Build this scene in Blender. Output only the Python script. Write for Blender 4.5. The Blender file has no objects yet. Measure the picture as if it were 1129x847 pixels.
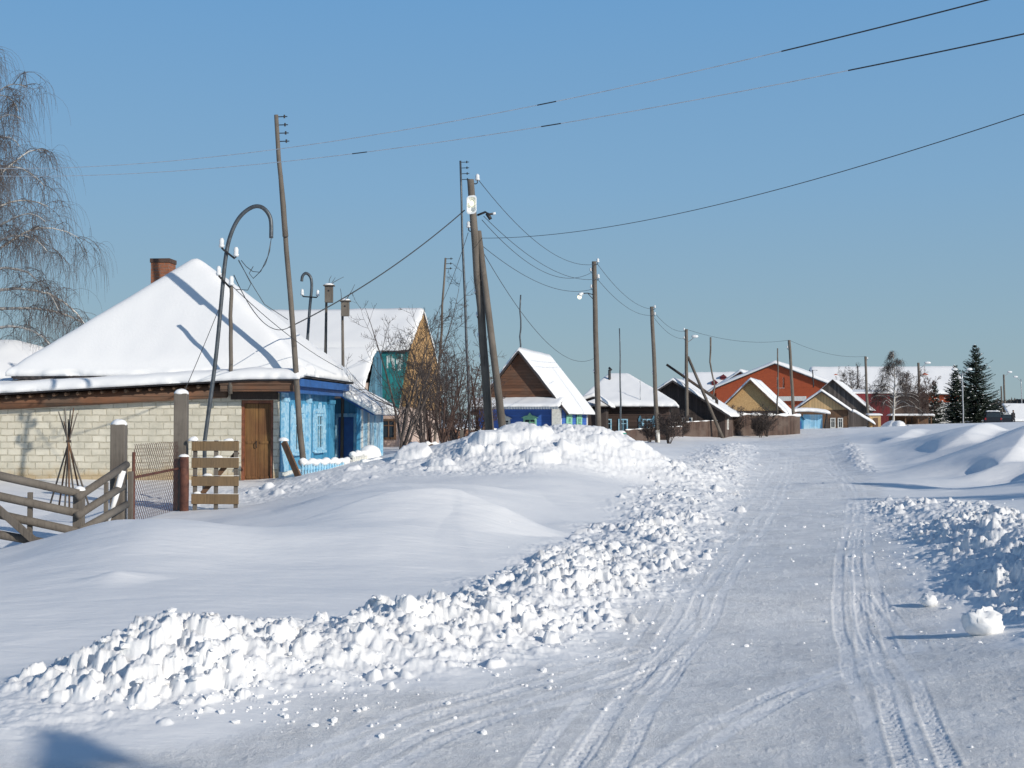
import bpy, math, random
import numpy as np
from mathutils import Vector, Matrix
sc = bpy.context.scene
C = sc.collection
R = math.radians
FPX, HOR, CX, EYE = 1363.0, 462.0, 564.5, 1.7

# ---------------------------------------------------------------- camera
cam_d = bpy.data.cameras.new('camera'); cam = bpy.data.objects.new('camera', cam_d); C.objects.link(cam)
cam.location = (0, 0, EYE)
cam_d.sensor_width = 36.0; cam_d.lens = FPX / 1129 * 36
cam.rotation_euler = (R(90) + math.atan((HOR - 423.5) / FPX), 0, 0)
cam_d.clip_start = 0.1; cam_d.clip_end = 6000
sc.camera = cam
# ---------------------------------------------------------------- light
SUN_AZ, SUN_EL = 132.0, 22.5
w = bpy.data.worlds.new('World'); sc.world = w; w.use_nodes = True
nt = w.node_tree; nt.nodes.clear()
sky = nt.nodes.new('ShaderNodeTexSky'); sky.sky_type = 'NISHITA'; sky.sun_disc = False
sky.sun_elevation = R(SUN_EL); sky.sun_rotation = R(SUN_AZ); sky.altitude = 0
sky.air_density = 1.15; sky.dust_density = 0.25; sky.ozone_density = 2.2
bg = nt.nodes.new('ShaderNodeBackground'); bg.inputs[1].default_value = 0.095
out = nt.nodes.new('ShaderNodeOutputWorld')
tc = nt.nodes.new('ShaderNodeTexCoord'); sx = nt.nodes.new('ShaderNodeSeparateXYZ'); nt.links.new(tc.outputs['Generated'], sx.inputs[0])
cr = nt.nodes.new('ShaderNodeValToRGB'); nt.links.new(sx.outputs[2], cr.inputs[0])     # clear winter sky by height above the horizon (z of the direction)
cr.color_ramp.elements[0].position = 0; cr.color_ramp.elements[0].color = (.305, .41, .45, 1)
cr.color_ramp.elements[1].position = 1; cr.color_ramp.elements[1].color = (.05, .10, .22, 1)
for p_, c_ in [(0.07, (.265, .405, .505)), (0.18, (.205, .38, .575)), (0.34, (.14, .33, .595)), (0.50, (.085, .17, .34))]:
    e_ = cr.color_ramp.elements.new(p_); e_.color = (*c_, 1)
k_ = nt.nodes.new('ShaderNodeVectorMath'); k_.operation = 'SCALE'; nt.links.new(cr.outputs[0], k_.inputs[0]); k_.inputs[3].default_value = 1.0 / 0.095
mx = nt.nodes.new('ShaderNodeMix'); mx.data_type = 'RGBA'; mx.inputs[0].default_value = 0.93
nt.links.new(sky.outputs[0], mx.inputs[6]); nt.links.new(k_.outputs[0], mx.inputs[7])
nt.links.new(mx.outputs[2], bg.inputs[0]); nt.links.new(bg.outputs[0], out.inputs[0])
sd = bpy.data.lights.new('sun', 'SUN'); sd.energy = 3.9; sd.angle = R(0.5); sd.color = (1.0, 0.93, 0.82)
so = bpy.data.objects.new('sun', sd); C.objects.link(so)
S = Vector((math.sin(R(SUN_AZ)) * math.cos(R(SUN_EL)), math.cos(R(SUN_AZ)) * math.cos(R(SUN_EL)), math.sin(R(SUN_EL))))
so.rotation_euler = (-S).to_track_quat('-Z', 'Y').to_euler()
so.location = (20, -20, 30)
vs = sc.view_settings
vs.view_transform = 'Standard'; vs.look = 'None'; vs.gamma = 1; vs.exposure = 0.06; vs.use_curve_mapping = False
sc.render.engine = 'CYCLES'
sc.cycles.max_bounces = 5; sc.cycles.transparent_max_bounces = 6

# ---------------------------------------------------------------- materials
def nodes(name):
    m = bpy.data.materials.new(name); m.use_nodes = True
    t = m.node_tree; b = t.nodes['Principled BSDF']
    return m, t, b
def N(t, kind, **kw):
    n = t.nodes.new(kind)
    for k, v in kw.items(): setattr(n, k, v)
    return n
def noise_node(t, vec, scale, detail=4, rough=0.55, dist=0):
    n = N(t, 'ShaderNodeTexNoise'); n.inputs['Scale'].default_value = scale
    n.inputs['Detail'].default_value = detail; n.inputs['Roughness'].default_value = rough
    n.inputs['Distortion'].default_value = dist
    if vec is not None: t.links.new(vec, n.inputs['Vector'])
    return n
def ramp(t, fac, stops):
    r = N(t, 'ShaderNodeValToRGB'); e = r.color_ramp.elements
    while len(e) < len(stops): e.new(0.5)
    for el, (p, c) in zip(e, stops): el.position = p; el.color = (c[0], c[1], c[2], 1)
    t.links.new(fac, r.inputs[0]); return r
def mixc(t, f, a, b, mode='MIX'):
    m = N(t, 'ShaderNodeMix', data_type='RGBA', blend_type=mode)
    for i, x in ((0, f), (6, a), (7, b)):
        if isinstance(x, (int, float)): m.inputs[i].default_value = x
        elif isinstance(x, tuple): m.inputs[i].default_value = (*x, 1) if len(x) == 3 else x
        else: t.links.new(x, m.inputs[i])
    return m.outputs[2]
def mth(t, op, a, b=None):
    m = N(t, 'ShaderNodeMath', operation=op)
    for i, x in enumerate((a, b)):
        if x is None: continue
        if isinstance(x, (int, float)): m.inputs[i].default_value = x
        else: t.links.new(x, m.inputs[i])
    return m.outputs[0]
def bump(t, b, h, strength, dist, prev=None):
    n = N(t, 'ShaderNodeBump'); n.inputs['Strength'].default_value = strength; n.inputs['Distance'].default_value = dist
    t.links.new(h, n.inputs['Height'])
    if prev is not None: t.links.new(prev, n.inputs['Normal'])
    t.links.new(n.outputs[0], b.inputs['Normal']); return n.outputs[0]
def mapping(t, vec, sc_):
    m = N(t, 'ShaderNodeMapping'); m.inputs['Scale'].default_value = sc_; t.links.new(vec, m.inputs[0]); return m.outputs[0]
def objc(t): return N(t, 'ShaderNodeTexCoord').outputs['Object']

def snow_mat(name, road=False):
    m, t, b = nodes(name); o = objc(t)
    n1 = noise_node(t, o, 0.7, 3)
    col = mixc(t, n1.outputs[0], (0.83, 0.83, 0.83), (0.87, 0.868, 0.86))
    b.inputs['Roughness'].default_value = 0.55
    b.inputs['Specular IOR Level'].default_value = 0.25
    b.inputs['Sheen Weight'].default_value = 0.0
    if road:
        a = N(t, 'ShaderNodeAttribute', attribute_name='pack')
        pk = N(t, 'ShaderNodeSeparateColor'); t.links.new(a.outputs['Color'], pk.inputs[0])
        n2 = noise_node(t, mapping(t, o, (1, 1, 1)), 1.6, 9, 0.78)
        dk = ramp(t, n2.outputs[0], [(0.38, (0.70, 0.70, 0.70)), (0.50, (0.80, 0.80, 0.797)), (0.60, (0.89, 0.888, 0.882))])
        n4 = noise_node(t, o, 40, 3, 0.6)
        sp = ramp(t, mth(t, 'ADD', n4.outputs[0], mth(t, 'MULTIPLY', mth(t, 'SUBTRACT', n2.outputs[0], 0.5), 0.5)), [(0.54, (0, 0, 0)), (0.62, (1, 1, 1))])
        dk2 = mixc(t, mth(t, 'MULTIPLY', sp.outputs[0], 0.8), dk.outputs[0], (0.90, 0.90, 0.895))
        col = mixc(t, pk.outputs[0], col, dk2)
        # fine grain, strong where packed or crumbled
        g = noise_node(t, o, 38, 7, 0.85)
        g2 = noise_node(t, o, 11, 6, 0.8)
        g3 = noise_node(t, o, 75, 3, 0.6)
        h = mth(t, 'ADD', mth(t, 'ADD', g.outputs[0], mth(t, 'MULTIPLY', g3.outputs[0], .35)), mth(t, 'MULTIPLY', g2.outputs[0], 1.3))
        st = mth(t, 'ADD', mth(t, 'MULTIPLY', mth(t, 'MAXIMUM', pk.outputs[0], mth(t, 'MULTIPLY', pk.outputs[1], 0.5)), 0.62), 0.10)
        bn = N(t, 'ShaderNodeBump'); bn.inputs['Distance'].default_value = 0.02
        t.links.new(st, bn.inputs['Strength']); t.links.new(h, bn.inputs['Height'])
        crust = noise_node(t, mapping(t, o, (1.6, 4.2, 1)), 1.5, 7, 0.62, 0.4)
        b2 = N(t, 'ShaderNodeBump'); b2.inputs['Distance'].default_value = 0.05
        t.links.new(mth(t, 'MULTIPLY', mth(t, 'SUBTRACT', 1.0, mth(t, 'MAXIMUM', pk.outputs[0], pk.outputs[1])), 0.32), b2.inputs['Strength'])
        t.links.new(crust.outputs[0], b2.inputs['Height']); t.links.new(bn.outputs[0], b2.inputs['Normal'])
        t.links.new(b2.outputs[0], b.inputs['Normal'])
    else:
        g = noise_node(t, o, 14, 5, 0.65)
        bump(t, b, g.outputs[0], 0.25, 0.02)
    t.links.new(col, b.inputs['Base Color'])
    return m
def planks(name, col, width=0.15, vertical=False, var=0.35, seam=0.25, rough=0.8, grain=1.0, alt=None, bumpd=0.01):
    m, t, b = nodes(name); o = objc(t)
    s = N(t, 'ShaderNodeSeparateXYZ'); t.links.new(o, s.inputs[0])
    c = mth(t, 'ADD', s.outputs[0], s.outputs[1]) if vertical else s.outputs[2]
    k = mth(t, 'DIVIDE', c, width)
    fl = mth(t, 'FLOOR', k); fr = mth(t, 'FRACT', k)
    wn = N(t, 'ShaderNodeTexWhiteNoise', noise_dimensions='1D'); t.links.new(fl, wn.inputs['W'])
    gm = mapping(t, o, (14, 14, 0.9) if vertical else (1.2, 1.2, 16))
    g = noise_node(t, gm, 1.6, 5, 0.65)
    big = noise_node(t, o, 0.9, 4, 0.6)
    dark = tuple(x * (1 - var) for x in col); lite = tuple(min(1, x * (1 + var * 0.8)) for x in col)
    base = mixc(t, wn.outputs[0], dark, lite)
    if alt: base = mixc(t, ramp(t, big.outputs[0], [(0.42, (0, 0, 0)), (0.62, (1, 1, 1))]).outputs[0], base, alt)
    gr = ramp(t, g.outputs[0], [(0.3, (1 - .45 * grain,) * 3), (0.7, (1, 1, 1))])
    base = mixc(t, 1.0, base, gr.outputs[0], 'MULTIPLY')
    e = mth(t, 'MINIMUM', fr, mth(t, 'SUBTRACT', 1.0, fr))
    sm = ramp(t, e, [(0.0, (seam,) * 3), (0.09, (1, 1, 1))])
    base = mixc(t, 1.0, base, sm.outputs[0], 'MULTIPLY')
    t.links.new(base, b.inputs['Base Color']); b.inputs['Roughness'].default_value = rough
    h = mth(t, 'ADD', sm.outputs[0], mth(t, 'MULTIPLY', g.outputs[0], 0.5))
    bump(t, b, h, 0.6, bumpd)
    return m
def plain(name, col, rough=0.7, var=0.2, scale=3, metal=0.0, bumps=0.2, col2=None, stretch=(1, 1, 1)):
    m, t, b = nodes(name); o = mapping(t, objc(t), stretch)
    n = noise_node(t, o, scale, 5, 0.65)
    c2 = col2 if col2 else tuple(x * (1 - var * 2) for x in col)
    base = ramp(t, n.outputs[0], [(0.35, c2), (0.62, col)])
    t.links.new(base.outputs[0], b.inputs['Base Color']); b.inputs['Roughness'].default_value = rough
    b.inputs['Metallic'].default_value = metal
    n2 = noise_node(t, o, scale * 6, 3)
    bump(t, b, n2.outputs[0], bumps, 0.01)
    return m
def wood(name, col, col2, rough=0.85):
    m, t, b = nodes(name); o = objc(t)
    g = noise_node(t, mapping(t, o, (16, 16, 0.8)), 2.0, 6, 0.7, 0.3)
    big = noise_node(t, o, 1.3, 4, 0.6)
    base = ramp(t, g.outputs[0], [(0.3, tuple(x * .45 for x in col)), (0.5, col), (0.75, tuple(x * 1.25 for x in col))])
    base = mixc(t, ramp(t, big.outputs[0], [(0.4, (0, 0, 0)), (0.65, (1, 1, 1))]).outputs[0], base.outputs[0], col2)
    t.links.new(base, b.inputs['Base Color']); b.inputs['Roughness'].default_value = rough
    bump(t, b, g.outputs[0], 0.7, 0.01)
    return m
def brick(name, c1, c2, mortar, bw, bh, ms, msize=0.6, dirt=(0.34, 0.30, 0.21)):
    m, t, b = nodes(name); o = objc(t)
    s = N(t, 'ShaderNodeSeparateXYZ'); t.links.new(o, s.inputs[0])
    cb = N(t, 'ShaderNodeCombineXYZ'); t.links.new(mth(t, 'ADD', s.outputs[0], s.outputs[1]), cb.inputs[0]); t.links.new(s.outputs[2], cb.inputs[1])
    wob = noise_node(t, o, 3.0, 3)
    add = N(t, 'ShaderNodeVectorMath', operation='MULTIPLY_ADD'); t.links.new(wob.outputs['Color'], add.inputs[0])
    add.inputs[1].default_value = (0.09, 0.05, 0); t.links.new(cb.outputs[0], add.inputs[2])
    br = N(t, 'ShaderNodeTexBrick'); t.links.new(add.outputs[0], br.inputs['Vector'])
    br.inputs['Scale'].default_value = 1.0
    br.inputs['Brick Width'].default_value = bw; br.inputs['Row Height'].default_value = bh
    br.inputs['Mortar Size'].default_value = ms; br.inputs['Mortar Smooth'].default_value = 0.35
    br.inputs['Color1'].default_value = (*c1, 1); br.inputs['Color2'].default_value = (*c2, 1); br.inputs['Mortar'].default_value = (*mortar, 1)
    big = noise_node(t, o, 1.7, 5, 0.7)
    f = ramp(t, big.outputs[0], [(0.45, (0, 0, 0)), (0.68, (0.75,) * 3)])
    rub_ = ramp(t, noise_node(t, o, 5.5, 5, 0.7).outputs[0], [(0.42, (0, 0, 0)), (0.62, (0.75,) * 3)])
    avg = tuple((c1[i] * .5 + c2[i] * .5) for i in range(3))
    base = mixc(t, rub_.outputs[0], br.outputs[0], avg)
    base = mixc(t, f.outputs[0], base, dirt)
    # ochre damp stains at the base of the wall
    z = mth(t, 'ADD', s.outputs[2], mth(t, 'MULTIPLY', big.outputs[0], 0.9))
    st = ramp(t, z, [(0.75, (0.8,) * 3), (1.2, (0, 0, 0))])
    base = mixc(t, st.outputs[0], base, (0.42, 0.31, 0.17))
    t.links.new(base, b.inputs['Base Color']); b.inputs['Roughness'].default_value = 0.9
    inv = mth(t, 'SUBTRACT', 1.0, br.outputs['Fac'])
    fine = noise_node(t, o, 25, 4)
    bump(t, b, mth(t, 'ADD', inv, mth(t, 'MULTIPLY', fine.outputs[0], 0.4)), 0.8, 0.02)
    return m

M = {}
M['snow'] = snow_mat('roof_and_drift_snow')
M['ground'] = snow_mat('ground_snow', True)
M['greywood'] = wood('weathered_grey_wood', (0.115, 0.098, 0.082), (0.165, 0.145, 0.122))
M['polewood'] = wood('pole_wood', (0.11, 0.093, 0.077), (0.16, 0.138, 0.116))
M['brownwood'] = wood('brown_wood', (0.16, 0.085, 0.045), (0.09, 0.06, 0.04))
M['darkwood'] = wood('dark_wood', (0.06, 0.042, 0.034), (0.035, 0.028, 0.024))
M['beam'] = planks('rotten_beam', (0.12, 0.075, 0.05), 0.16, False, 0.4, 0.35, alt=(0.20, 0.09, 0.045))
M['palewood'] = wood('pale_board', (0.20, 0.13, 0.065), (0.16, 0.115, 0.07))
M['doorwood'] = planks('varnished_door', (0.21, 0.095, 0.035), 0.11, True, 0.25, 0.5, alt=(0.28, 0.15, 0.05))
M['doorframe'] = plain('door_frame_paint', (0.25, 0.09, 0.045), 0.6, 0.3, 6)
M['brick'] = brick('silicate_brick', (0.72, 0.68, 0.57), (0.56, 0.52, 0.42), (0.43, 0.39, 0.29), 0.36, 0.165, 0.017, dirt=(0.45, 0.43, 0.35))
M['blue'] = planks('blue_painted_boards', (0.06, 0.29, 0.50), 0.16, True, 0.22, 0.6, 0.5, 0.35, alt=(0.10, 0.36, 0.56), bumpd=0.006)
M['blue_h'] = planks('deep_blue_boards', (0.05, 0.15, 0.52), 0.14, False, 0.15, 0.6, 0.5, 0.3, bumpd=0.006)
M['sky_blue'] = planks('pale_blue_boards', (0.26, 0.52, 0.72), 0.15, True, 0.2, 0.55, 0.5, 0.3, alt=(0.5, 0.66, 0.74), bumpd=0.006)
M['lblue'] = plain('light_blue_paint', (0.46, 0.68, 0.80), 0.5, 0.12, 9, col2=(0.14, 0.42, 0.64))
M['trimblue'] = plain('blue_trim_paint', (0.03, 0.12, 0.36), 0.45, 0.15, 5)
M['white'] = plain('white_paint', (0.72, 0.72, 0.68), 0.55, 0.12, 8)
M['mint'] = plain('mint_paint', (0.28, 0.62, 0.42), 0.55, 0.12, 8)
M['greengate'] = planks('green_gate_boards', (0.11, 0.42, 0.33), 0.12, True, 0.15, 0.5, 0.6, 0.3)
M['teal'] = planks('teal_boards', (0.02, 0.26, 0.27), 0.14, True, 0.18, 0.6, 0.6, 0.5)
M['steelblue'] = planks('faded_blue_boards', (0.10, 0.25, 0.36), 0.13, True, 0.25, 0.45, 0.7, 0.5)
M['ochre'] = planks('ochre_boards', (0.50, 0.30, 0.12), 0.16, True, 0.18, 0.55, 0.75, 0.5)
M['ply'] = plain('ochre_chipboard', (0.68, 0.44, 0.20), 0.8, 0.2, 14, col2=(0.50, 0.30, 0.13))
M['tan'] = planks('tan_boards', (0.62, 0.42, 0.21), 0.28, True, 0.12, 0.5, 0.75, 0.5)
M['brownboards'] = planks('brown_boards', (0.19, 0.085, 0.045), 0.17, False, 0.35, 0.35, 0.8, 0.8, alt=(0.15, 0.085, 0.055))
M['logs'] = planks('dark_logs', (0.065, 0.04, 0.032), 0.24, False, 0.35, 0.3, 0.85, 0.8, bumpd=0.04)
M['darkboards'] = planks('dark_boards', (0.075, 0.055, 0.048), 0.17, True, 0.3, 0.35, 0.85, 0.8)
M['greyboards'] = planks('grey_boards', (0.15, 0.125, 0.11), 0.2, True, 0.4, 0.35, 0.85, 0.8)
M['fencebrown'] = planks('old_brown_fence', (0.10, 0.06, 0.045), 0.13, True, 0.4, 0.3, 0.85, 0.8, alt=(0.14, 0.10, 0.08))
M['pink'] = plain('pinkish_plaster', (0.52, 0.40, 0.34), 0.85, 0.1, 4)
M['orange'] = brick('orange_brick', (0.42, 0.085, 0.028), (0.36, 0.07, 0.025), (0.38, 0.13, 0.07), 0.5, 0.16, 0.012, dirt=(0.34, 0.07, 0.03))
M['maroon'] = planks('maroon_siding', (0.17, 0.018, 0.022), 0.4, True, 0.15, 0.5, 0.5, 0.2)
M['cream'] = plain('cream_paint', (0.62, 0.58, 0.46), 0.7, 0.1, 4)
M['yellow'] = plain('yellow_paint', (0.62, 0.50, 0.18), 0.7, 0.12, 4)
M['palewall'] = plain('pale_wall', (0.50, 0.50, 0.48), 0.8, 0.1, 4)
M['roofdark'] = plain('dark_roofing', (0.055, 0.045, 0.045), 0.7, 0.2, 4)
M['greyroof'] = plain('grey_slate_roofing', (0.22, 0.23, 0.25), 0.7, 0.2, 5)
M['redbrick'] = brick('chimney_brick', (0.36, 0.13, 0.06), (0.25, 0.09, 0.05), (0.30, 0.22, 0.17), 0.25, 0.08, 0.01, dirt=(0.12, 0.06, 0.04))
M['soot'] = plain('sooty_brick', (0.10, 0.06, 0.045), 0.9, 0.2, 9)
M['glass'] = plain('dark_window_glass', (0.03, 0.045, 0.06), 0.12, 0.1, 2, bumps=0.02)
M['black'] = plain('black_metal', (0.02, 0.02, 0.022), 0.5, 0.2, 8)
M['wire'] = plain('dark_wire', (0.03, 0.032, 0.036), 0.5, 0.1, 4)
M['frostwire'] = plain('frosted_wire', (0.62, 0.68, 0.74), 0.6, 0.15, 6)
M['pipe'] = plain('grey_steel_pipe', (0.10, 0.115, 0.13), 0.45, 0.2, 8, 0.4)
M['galv'] = plain('galvanised_metal', (0.42, 0.44, 0.46), 0.4, 0.1, 8, 0.6)
M['rust'] = plain('rusty_steel', (0.15, 0.06, 0.04), 0.8, 0.25, 9, 0.2, col2=(0.07, 0.03, 0.025))
M['porcelain'] = plain('white_porcelain', (0.75, 0.77, 0.78), 0.2, 0.05, 4, bumps=0.02)
M['bark'] = plain('grey_brown_bark', (0.10, 0.08, 0.07), 0.9, 0.2, 12)
M['twig'] = plain('dark_twig', (0.075, 0.058, 0.052), 0.85, 0.2, 9)
M['birchtwig'] = plain('birch_twig', (0.125, 0.105, 0.10), 0.85, 0.2, 9)
M['redtwig'] = plain('reddish_twig', (0.10, 0.06, 0.048), 0.85, 0.2, 9)
M['birch'] = plain('birch_bark', (0.70, 0.68, 0.64), 0.8, 0.2, 5, col2=(0.34, 0.31, 0.28), stretch=(1, 1, 2.5))
M['needle'] = plain('spruce_needles', (0.030, 0.048, 0.028), 0.75, 0.2, 3, col2=(0.016, 0.028, 0.020))
M['forest'] = plain('far_forest_wood', (0.085, 0.075, 0.072), 0.9, 0.2, 0.15, col2=(0.05, 0.055, 0.055))
M['carpaint'] = plain('dark_car_paint', (0.03, 0.035, 0.045), 0.3, 0.1, 3, 0.3, bumps=0.02)
M['tyre'] = plain('tyre_rubber', (0.02, 0.02, 0.02), 0.85, 0.1, 9)
M['cloth'] = plain('black_cloth', (0.02, 0.02, 0.025), 0.9, 0.1, 9)
M['skin'] = plain('skin', (0.45, 0.28, 0.21), 0.6, 0.05, 9)
M['redlamp'] = plain('red_glass', (0.4, 0.02, 0.02), 0.3, 0.05, 9)
def emis(name, col, s):
    m, t, b = nodes(name); b.inputs['Base Color'].default_value = (*col, 1)
    b.inputs['Emission Color'].default_value = (*col, 1); b.inputs['Emission Strength'].default_value = s
    n = noise_node(t, objc(t), 4); t.links.new(mixc(t, n.outputs[0], tuple(x * .9 for x in col), col), b.inputs['Base Color'])
    return m
M['bulb'] = emis('lit_bulb', (1.0, 0.93, 0.62), 1.6)
def frostmat():
    m, t, b = nodes('flaked_pale_paint'); t.links.new(ramp(t, noise_node(t, mapping(t, objc(t), (9, 9, 3)), 2.5, 4).outputs[0], [(0.35, (0.35, 0.55, 0.52)), (0.6, (0.75, 0.8, 0.78))]).outputs[0], b.inputs['Base Color'])
    return m
M['flake'] = frostmat()

# ---------------------------------------------------------------- mesh helpers
class MB:
    def __init__(s, xf=None): s.v = []; s.f = []; s.m = []; s.xf = xf
    def add(s, vs_, fs, mi=0):
        b = len(s.v)
        s.v.extend([s.xf(*p) for p in vs_] if s.xf else [tuple(p) for p in vs_])
        for f in fs: s.f.append(tuple(b + i for i in f)); s.m.append(mi)
    def box(s, x0, x1, y0, y1, z0, z1, mi=0):
        s.add([(x0, y0, z0), (x1, y0, z0), (x1, y1, z0), (x0, y1, z0), (x0, y0, z1), (x1, y0, z1), (x1, y1, z1), (x0, y1, z1)],
              [(0, 3, 2, 1), (4, 5, 6, 7), (0, 1, 5, 4), (1, 2, 6, 5), (2, 3, 7, 6), (3, 0, 4, 7)], mi)
    def prism(s, pts, d, mi=0):
        n = len(pts); q = [tuple(p[i] + d[i] for i in range(3)) for p in pts]
        s.add(list(pts) + q, [tuple(range(n))[::-1], tuple(range(n, 2 * n))] + [(i, (i + 1) % n, n + (i + 1) % n, n + i) for i in range(n)], mi)
    def tube(s, pts, rad, n=6, mi=0, cap=True):
        pts = [Vector(p) for p in pts]
        if not hasattr(rad, '__len__'): rad = [rad] * len(pts)
        vv = []; ff = []; up = None
        for i, p in enumerate(pts):
            d = (pts[min(i + 1, len(pts) - 1)] - pts[max(i - 1, 0)])
            if d.length < 1e-9: d = Vector((0, 0, 1))
            d.normalize()
            if up is None: up = Vector((0, 1, 0)) if abs(d.y) < .9 else Vector((1, 0, 0))
            a = d.cross(up); a = a.normalized() if a.length > 1e-6 else d.orthogonal().normalized()
            b = a.cross(d).normalized(); up = b
            for k in range(n):
                an = 2 * math.pi * k / n
                vv.append(tuple(p + (a * math.cos(an) + b * math.sin(an)) * rad[i]))
        for i in range(len(pts) - 1):
            for k in range(n):
                ff.append((i * n + k, i * n + (k + 1) % n, (i + 1) * n + (k + 1) % n, (i + 1) * n + k))
        if cap and n > 2: ff.append(tuple(range(n))[::-1]); ff.append(tuple(range((len(pts) - 1) * n, len(pts) * n)))
        s.add(vv, ff, mi)
    def bar(s, p, q, w_, h, mi=0):      # rectangular bar between two points
        p = Vector(p); q = Vector(q); d = (q - p).normalized()
        up = Vector((0, 0, 1)) if abs(d.z) < .9 else Vector((0, 1, 0))
        a = d.cross(up).normalized() * w_ / 2; b = a.cross(d).normalized() * h / 2
        s.add([tuple(x) for x in (p - a - b, p + a - b, p + a + b, p - a + b, q - a - b, q + a - b, q + a + b, q - a + b)],
              [(0, 3, 2, 1), (4, 5, 6, 7), (0, 1, 5, 4), (1, 2, 6, 5), (2, 3, 7, 6), (3, 0, 4, 7)], mi)
    def blob(s, c, r, seed=0, nu=12, nv=8, amp=0.12, mi=0, flat=False):
        rng = random.Random(seed); ph = [rng.uniform(0, 6.28) for _ in range(6)]
        vv = []
        for j in range(nv + 1):
            th = math.pi * j / nv
            for i in range(nu):
                a = 2 * math.pi * i / nu
                k = 1 + amp * (math.sin(2 * a + ph[0]) * math.sin(th) + .7 * math.sin(3 * th + ph[1]) * math.cos(a + ph[2]) + .5 * math.sin(5 * a + ph[3]) * math.sin(2 * th + ph[4]))
                z = math.cos(th) * r[2] * k
                if flat and z < 0: z = 0.15 * z
                vv.append((c[0] + math.sin(th) * math.cos(a) * r[0] * k, c[1] + math.sin(th) * math.sin(a) * r[1] * k, c[2] + z))
        ff = [(j * nu + i, j * nu + (i + 1) % nu, (j + 1) * nu + (i + 1) % nu, (j + 1) * nu + i) for j in range(nv) for i in range(nu)]
        s.add(vv, ff, mi)
    def build(s, name, mats, parent=None, smooth=False, bev=0):
        me = bpy.data.meshes.new(name); me.from_pydata(s.v, [], s.f)
        if not isinstance(mats, (list, tuple)): mats = [mats]
        for m in mats: me.materials.append(M[m] if isinstance(m, str) else m)
        if len(mats) > 1: me.polygons.foreach_set('material_index', s.m)
        me.polygons.foreach_set('use_smooth', [smooth] * len(s.f)); me.update()
        o = bpy.data.objects.new(name, me); C.objects.link(o)
        if parent: o.parent = parent
        if bev:
            b = o.modifiers.new('bevel', 'BEVEL'); b.width = bev; b.segments = 2; b.limit_method = 'ANGLE'
        return o
def tag(o, label, cat, group=None):
    o['label'] = label; o['category'] = cat
    if group: o['group'] = group
    return o
def root(name, label, cat, loc, rz=0, group=None):
    o = bpy.data.objects.new(name, None); C.objects.link(o); o.location = loc; o.rotation_euler = (0, 0, rz)
    o.empty_display_size = 0.3
    return tag(o, label, cat, group)
def copy_tree(o, label=None, loc=None, rz=None, parent=None, scale=None):
    c = o.copy(); C.objects.link(c)
    if parent: c.parent = parent
    for ch in list(o.children): copy_tree(ch, parent=c)
    if label: c['label'] = label
    if loc is not None: c.location = loc
    if rz is not None: c.rotation_euler = (0, 0, rz)
    if scale is not None: c.scale = scale
    return c
def P(px, py, Y): return ((px - CX) / FPX * Y, Y, EYE + (HOR - py) / FPX * Y)
def XY(px, Y): return ((px - CX) / FPX * Y, Y)

# ---------------------------------------------------------------- noise
_rs = np.random.RandomState(7); _perm = _rs.permutation(4096).astype(np.int64); _ga = _rs.rand(4096) * 2 * np.pi
_gx, _gy = np.cos(_ga), np.sin(_ga)
def perlin(x, y, seed=0):
    x = x + seed * 37.13; y = y + seed * 91.7
    xi = np.floor(x).astype(np.int64); yi = np.floor(y).astype(np.int64); xf = x - xi; yf = y - yi
    u = xf * xf * xf * (xf * (xf * 6 - 15) + 10); v = yf * yf * yf * (yf * (yf * 6 - 15) + 10)
    def g(i, j, dx, dy):
        h = _perm[(i + _perm[j & 4095]) & 4095]; return _gx[h] * dx + _gy[h] * dy
    a = g(xi, yi, xf, yf); b = g(xi + 1, yi, xf - 1, yf); c = g(xi, yi + 1, xf, yf - 1); d = g(xi + 1, yi + 1, xf - 1, yf - 1)
    return (a + (b - a) * u + ((c + (d - c) * u) - (a + (b - a) * u)) * v) * 1.5
def fbm(x, y, oct=4, seed=0, gain=0.5):
    r = 0; a = 1
    for k in range(oct): r = r + a * perlin(x * 2 ** k, y * 2 ** k, seed + k); a *= gain
    return r
def sstep(a, b, x):
    t = np.clip((x - a) / (b - a), 0, 1); return t * t * (3 - 2 * t)

# ---------------------------------------------------------------- terrain base surface (control points)
cp = []
def c(px, py, Y): p = P(px, py, Y); cp.append(p)
def cz(x, y, z): cp.append((x, y, z))
for x in (-30, -12, -4, 0, 4, 12, 30): cz(x, -8, 0.0)
for x in (-8, -3, -1, 1, 3, 5, 9): cz(x, 3.5, 0.0)
# road
for px, Y in ((200, 6.3), (650, 6.5), (900, 6.5), (700, 9), (900, 9), (760, 12), (900, 13), (980, 12), (820, 17), (960, 18), (800, 24), (960, 24), (800, 32), (900, 32), (830, 48), (930, 48), (830, 66), (920, 66)): c(px, HOR + EYE * FPX / Y, Y)
c(870, 486, 90); c(920, 482, 98); c(900, 477, 125); c(930, 473, 150)
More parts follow.
